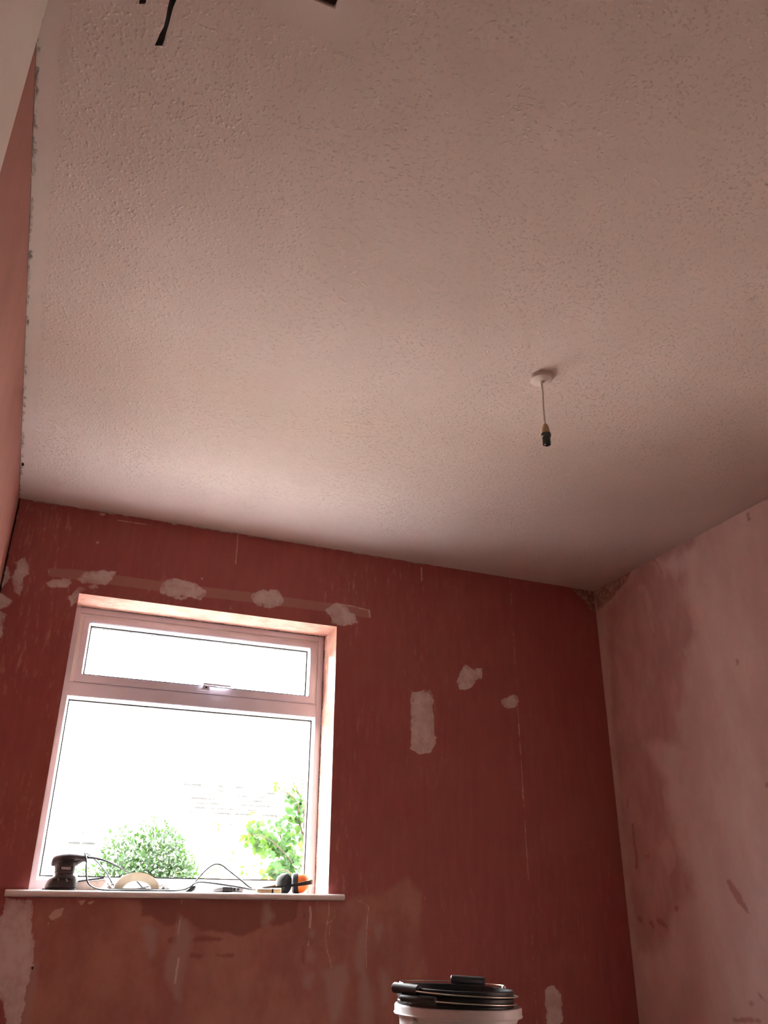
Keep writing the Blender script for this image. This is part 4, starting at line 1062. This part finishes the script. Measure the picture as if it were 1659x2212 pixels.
def bush(cx, cy, cz, rx, ry, rz, nleaf, L, mat, name, label, floor_z=-.2, fill=.75):
    b_ = thing(name, (cx, cy, floor_z), label, 'bush')
    mb = MB(); c = Vector((0, 0, cz - floor_z))
    for k in range(nleaf):
        d = rvec().normalized()
        if d.y > .35: d.y = -d.y
        rr = fill + (1 - fill) * random.random() ** .6 + .08 * math.sin(d.x * 9 + d.z * 7)
        p = c + Vector((d.x * rx, d.y * ry, d.z * rz)) * rr
        if p.z < .05: continue
        dr = (d * .6 + rvec() * .55 + Vector((0, 0, -.15)))
        add_leaf(mb, p, dr, d + rvec() * .5 + Vector((0, -.2, .5)), L * random.uniform(.7, 1.25), L * random.uniform(.5, .75))
    mb.build('foliage', mat, b_, smooth=False, recalc=False)
    mb = MB()
    for k in range(7):
        a = k / 7 * 2 * math.pi; e = c + Vector((math.cos(a) * rx * .6, math.sin(a) * ry * .6, rz * .35))
        mb.tube([(0.02 * math.cos(a), .02 * math.sin(a), 0), ((e.x) * .3, e.y * .3, c.z * .5), e], [.02, .008], 6, 4)
    mb.build('stem', M['bark'], b_)
    return b_
bush(0.96, 7.2, 0.70, 0.56, 0.42, 0.82, 15000, .042, M['bushleaf'], 'laurel_bush', 'dense rounded green bush in the garden left of centre in the lower pane', fill=.30)
bush(1.62, 8.4, 0.70, 0.34, 0.3, 0.90, 700, .07, M['paleleaf'], 'garden_shrub', 'pale yellowish shrub just right of the dense green bush', fill=.5)

# small tree by the window, loose lobed leaves on thin branches
TY = 4.6
tree = thing('garden_tree', (1.48, TY, -.2), 'loose leafy branches of a small tree at the right of the lower pane', 'tree')
T = lambda x, z, dy=0.0: Vector((x - 1.48, dy, z + .2))
mb = MB()
trunk = [T(1.48, -.2), T(1.47, .4), T(1.45, .9), T(1.43, 1.15), T(1.41, 1.4), T(1.395, 1.55)]
branches = [
 [T(1.46, .85), T(1.40, 1.05, -.02), T(1.34, 1.13, -.03), T(1.27, 1.19, -.05), T(1.20, 1.235, -.05), T(1.10, 1.25, -.06)],
 [T(1.45, .95), T(1.38, 1.11), T(1.32, 1.20, .03), T(1.285, 1.29, .03), T(1.26, 1.36, .02)],
 [T(1.46, .75), T(1.40, .95, -.1), T(1.34, 1.05, -.12), T(1.27, 1.08, -.13), T(1.22, 1.06, -.14)],
 [T(1.43, 1.2), T(1.39, 1.33), T(1.36, 1.42, -.03), T(1.28, 1.475, -.04)],
 [T(1.42, 1.35), T(1.38, 1.46), T(1.35, 1.53, .02)],
 [T(1.45, 1.0), T(1.30, 1.16, .1), T(1.16, 1.28, .14), T(1.02, 1.315, .16), T(0.975, 1.335, .16)],
 [T(1.46, .8), T(1.25, .98, .08), T(1.12, 1.09, .1), T(1.05, 1.13, .1)]]
mb.tube(trunk, [.013, .009, .006, .002], 8, 4)
mb.build('trunk', M['bark'], tree)
for bpts in branches[:5]:
    MB().tube(bpts, [.0065, .0035, .002], 6, 4).build('branch', M['bark'], tree)
for bpts in branches[5:]:
    MB().tube(bpts, [.003, .0018, .0012], 6, 4).build('branch', M['bark'], tree)
mb = MB()
def cluster(x, z, n_, s, slot=0, size=.06, lobed=True, dy=0.0, droop=.3):
    mb.cur = slot
    for k in range(int(n_ * 1.5 + .5)):
        p = T(x, z, dy) + Vector((RNG.normal() * s, RNG.normal() * s * .8, RNG.normal() * s))
        dr = Vector((RNG.normal(), RNG.normal() * .35, RNG.normal() * .8 - droop))
        nr = Vector((RNG.normal() * .5, -1, .3 + RNG.normal() * .5))
        L = size * random.uniform(.5, .9)
        add_leaf(mb, p, dr, nr, L, L * (.8 if lobed else .5), lobed)
G, Lm, Dr = 0, 1, 2
for x, z, n_, s, sl, sz in ((1.36, 1.60, 2, .012, Dr, .03), (1.26, 1.505, 3, .016, Lm, .042), (1.285, 1.475, 5, .018, Dr, .045), (1.315, 1.455, 4, .015, Dr, .035), (1.375, 1.505, 2, .01, Dr, .03),
    (1.365, 1.475, 4, .018, Lm, .05), (1.345, 1.44, 7, .025, G, .045), (1.39, 1.41, 7, .03, G, .055), (1.38, 1.36, 8, .03, G, .075), (1.37, 1.31, 6, .025, Lm, .06), (1.34, 1.345, 3, .015, Lm, .045),
    (1.28, 1.315, 6, .03, G, .055), (1.265, 1.285, 6, .03, G, .06), (1.30, 1.275, 6, .03, G, .055), (1.28, 1.245, 5, .03, Lm, .055), (1.215, 1.235, 8, .03, G, .06), (1.175, 1.255, 5, .02, G, .05), (1.115, 1.255, 4, .02, Lm, .075),
    (1.145, 1.245, 6, .022, G, .055), (1.19, 1.185, 4, .02, Lm, .085), (1.235, 1.165, 4, .02, Lm, .075), (1.30, 1.20, 7, .035, G, .055), (1.34, 1.235, 6, .03, G, .05), (1.345, 1.175, 8, .04, G, .06), (1.375, 1.20, 6, .03, Lm, .06),
    (1.28, 1.15, 5, .03, G, .06), (1.315, 1.115, 8, .035, G, .065), (1.365, 1.105, 9, .04, G, .07), (1.26, 1.095, 6, .028, G, .07), (1.29, 1.06, 8, .03, G, .07), (1.35, 1.04, 8, .04, G, .07), (1.27, 1.02, 6, .03, G, .08), (1.22, 1.075, 3, .02, Lm, .055),
    (1.40, 1.27, 6, .03, G, .06)):
    cluster(x, z, n_, s, sl, sz)
for x, z, n_, s, sl, sz in ((0.985, 1.325, 3, .012, Dr, .03), (0.99, 1.30, 2, .01, Lm, .06), (1.03, 1.305, 3, .015, Dr, .025), (1.14, 1.36, 2, .006, Lm, .05), (1.135, 1.345, 2, .01, Dr, .03), (1.065, 1.14, 2, .01, Lm, .04), (1.125, 1.10, 3, .015, Lm, .05), (1.135, 1.075, 2, .01, Lm, .05)):
    cluster(x, z, n_, s, sl, sz, False, .1)
fo = mb.build('foliage', [M['leaf'], M['leaf_lime'], M['dry']], tree, smooth=False, recalc=False)

# house beyond the tree with a tiled roof
hx, hyy = 6.5, 25.0
house = thing('house', (hx, hyy, -.2), 'sun-bleached house with a tiled roof far behind the tree', 'house')
MB().box((-3.5, 1.0, 0), (6, 8, 3.0)).build('wall', M['render'], house, smooth=False)
mb = MB()
for k in range(16):
    y0 = .3 + .27 * k; z0 = 2.75 + .165 * k
    n_ = 34
    for i in range(n_):
        x0 = -3.2 + i * 9.6 / n_ + (k % 2) * .14
        mb.box((x0, y0, z0), (x0 + 9.6 / n_ * .96, y0 + .33, z0 + .05 + .01 * math.sin(i * 2.3 + k)))
mb.build('roof', M['rooftile'], house, smooth=False)
mb = MB()  # thin dark strips painting the shade below some tile edges
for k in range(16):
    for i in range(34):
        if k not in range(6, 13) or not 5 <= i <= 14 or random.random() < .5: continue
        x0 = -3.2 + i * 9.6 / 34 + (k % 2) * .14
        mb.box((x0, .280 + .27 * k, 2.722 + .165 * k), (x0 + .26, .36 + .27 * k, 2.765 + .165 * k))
mb.build('tile_gap_shade', M['gap'], house, smooth=False)['kind'] = 'stuff'
MB().prism([(.5, 2.7), (4.9, 5.39), (8.5, 2.7)], 'x', -3.3, 6.4).build('gable', M['render'], house, smooth=False)

shed = thing('shed', (1.0, 18.0, -.2), 'low pale outbuilding with dark eaves at the left of the lower pane', 'shed')
MB().box((-.35, .1, 0), (1.2, 2.5, 2.19)).build('wall', M['render'], shed, smooth=False)
MB().prism([(-.1, 2.19), (-.1, 2.22), (1.4, 2.62), (2.8, 2.3), (2.8, 2.19)], 'x', -.6, 1.35).build('roof', M['rooftile'], shed, smooth=False)
mb = MB()
for x0, x1 in ((-.08, .13), (.16, .40)): mb.box((x0, -.14, 2.178), (x1, -.10, 2.218))
mb.build('eaves', M['fascia'], shed, smooth=False)
for i in range(4):
    mb = MB(); mb.box((.06 + i * .085, .02, 2.385), (.10 + i * .085, .06, 2.405))
    mb.build('roof_clip', M['fascia'], shed, smooth=False)

gw = thing('garden_wall', (2.1, 10.0, -.2), 'low orange brick garden pier seen below the cord arch', 'wall')
mb = MB()
for r_ in range(19):
    for i in range(2):
        x0 = -.12 + i * .115 + (r_ % 2) * .055 - .03
        mb.box((x0, 0, r_ * .075), (x0 + .105, .11, r_ * .075 + .065))
mb.build('brickwork', M['brick'], gw, smooth=False)
MB().box((-.14, -.015, 19 * .075), (.15, .125, 19 * .075 + .04)).build('coping', M['render'], gw, smooth=False)
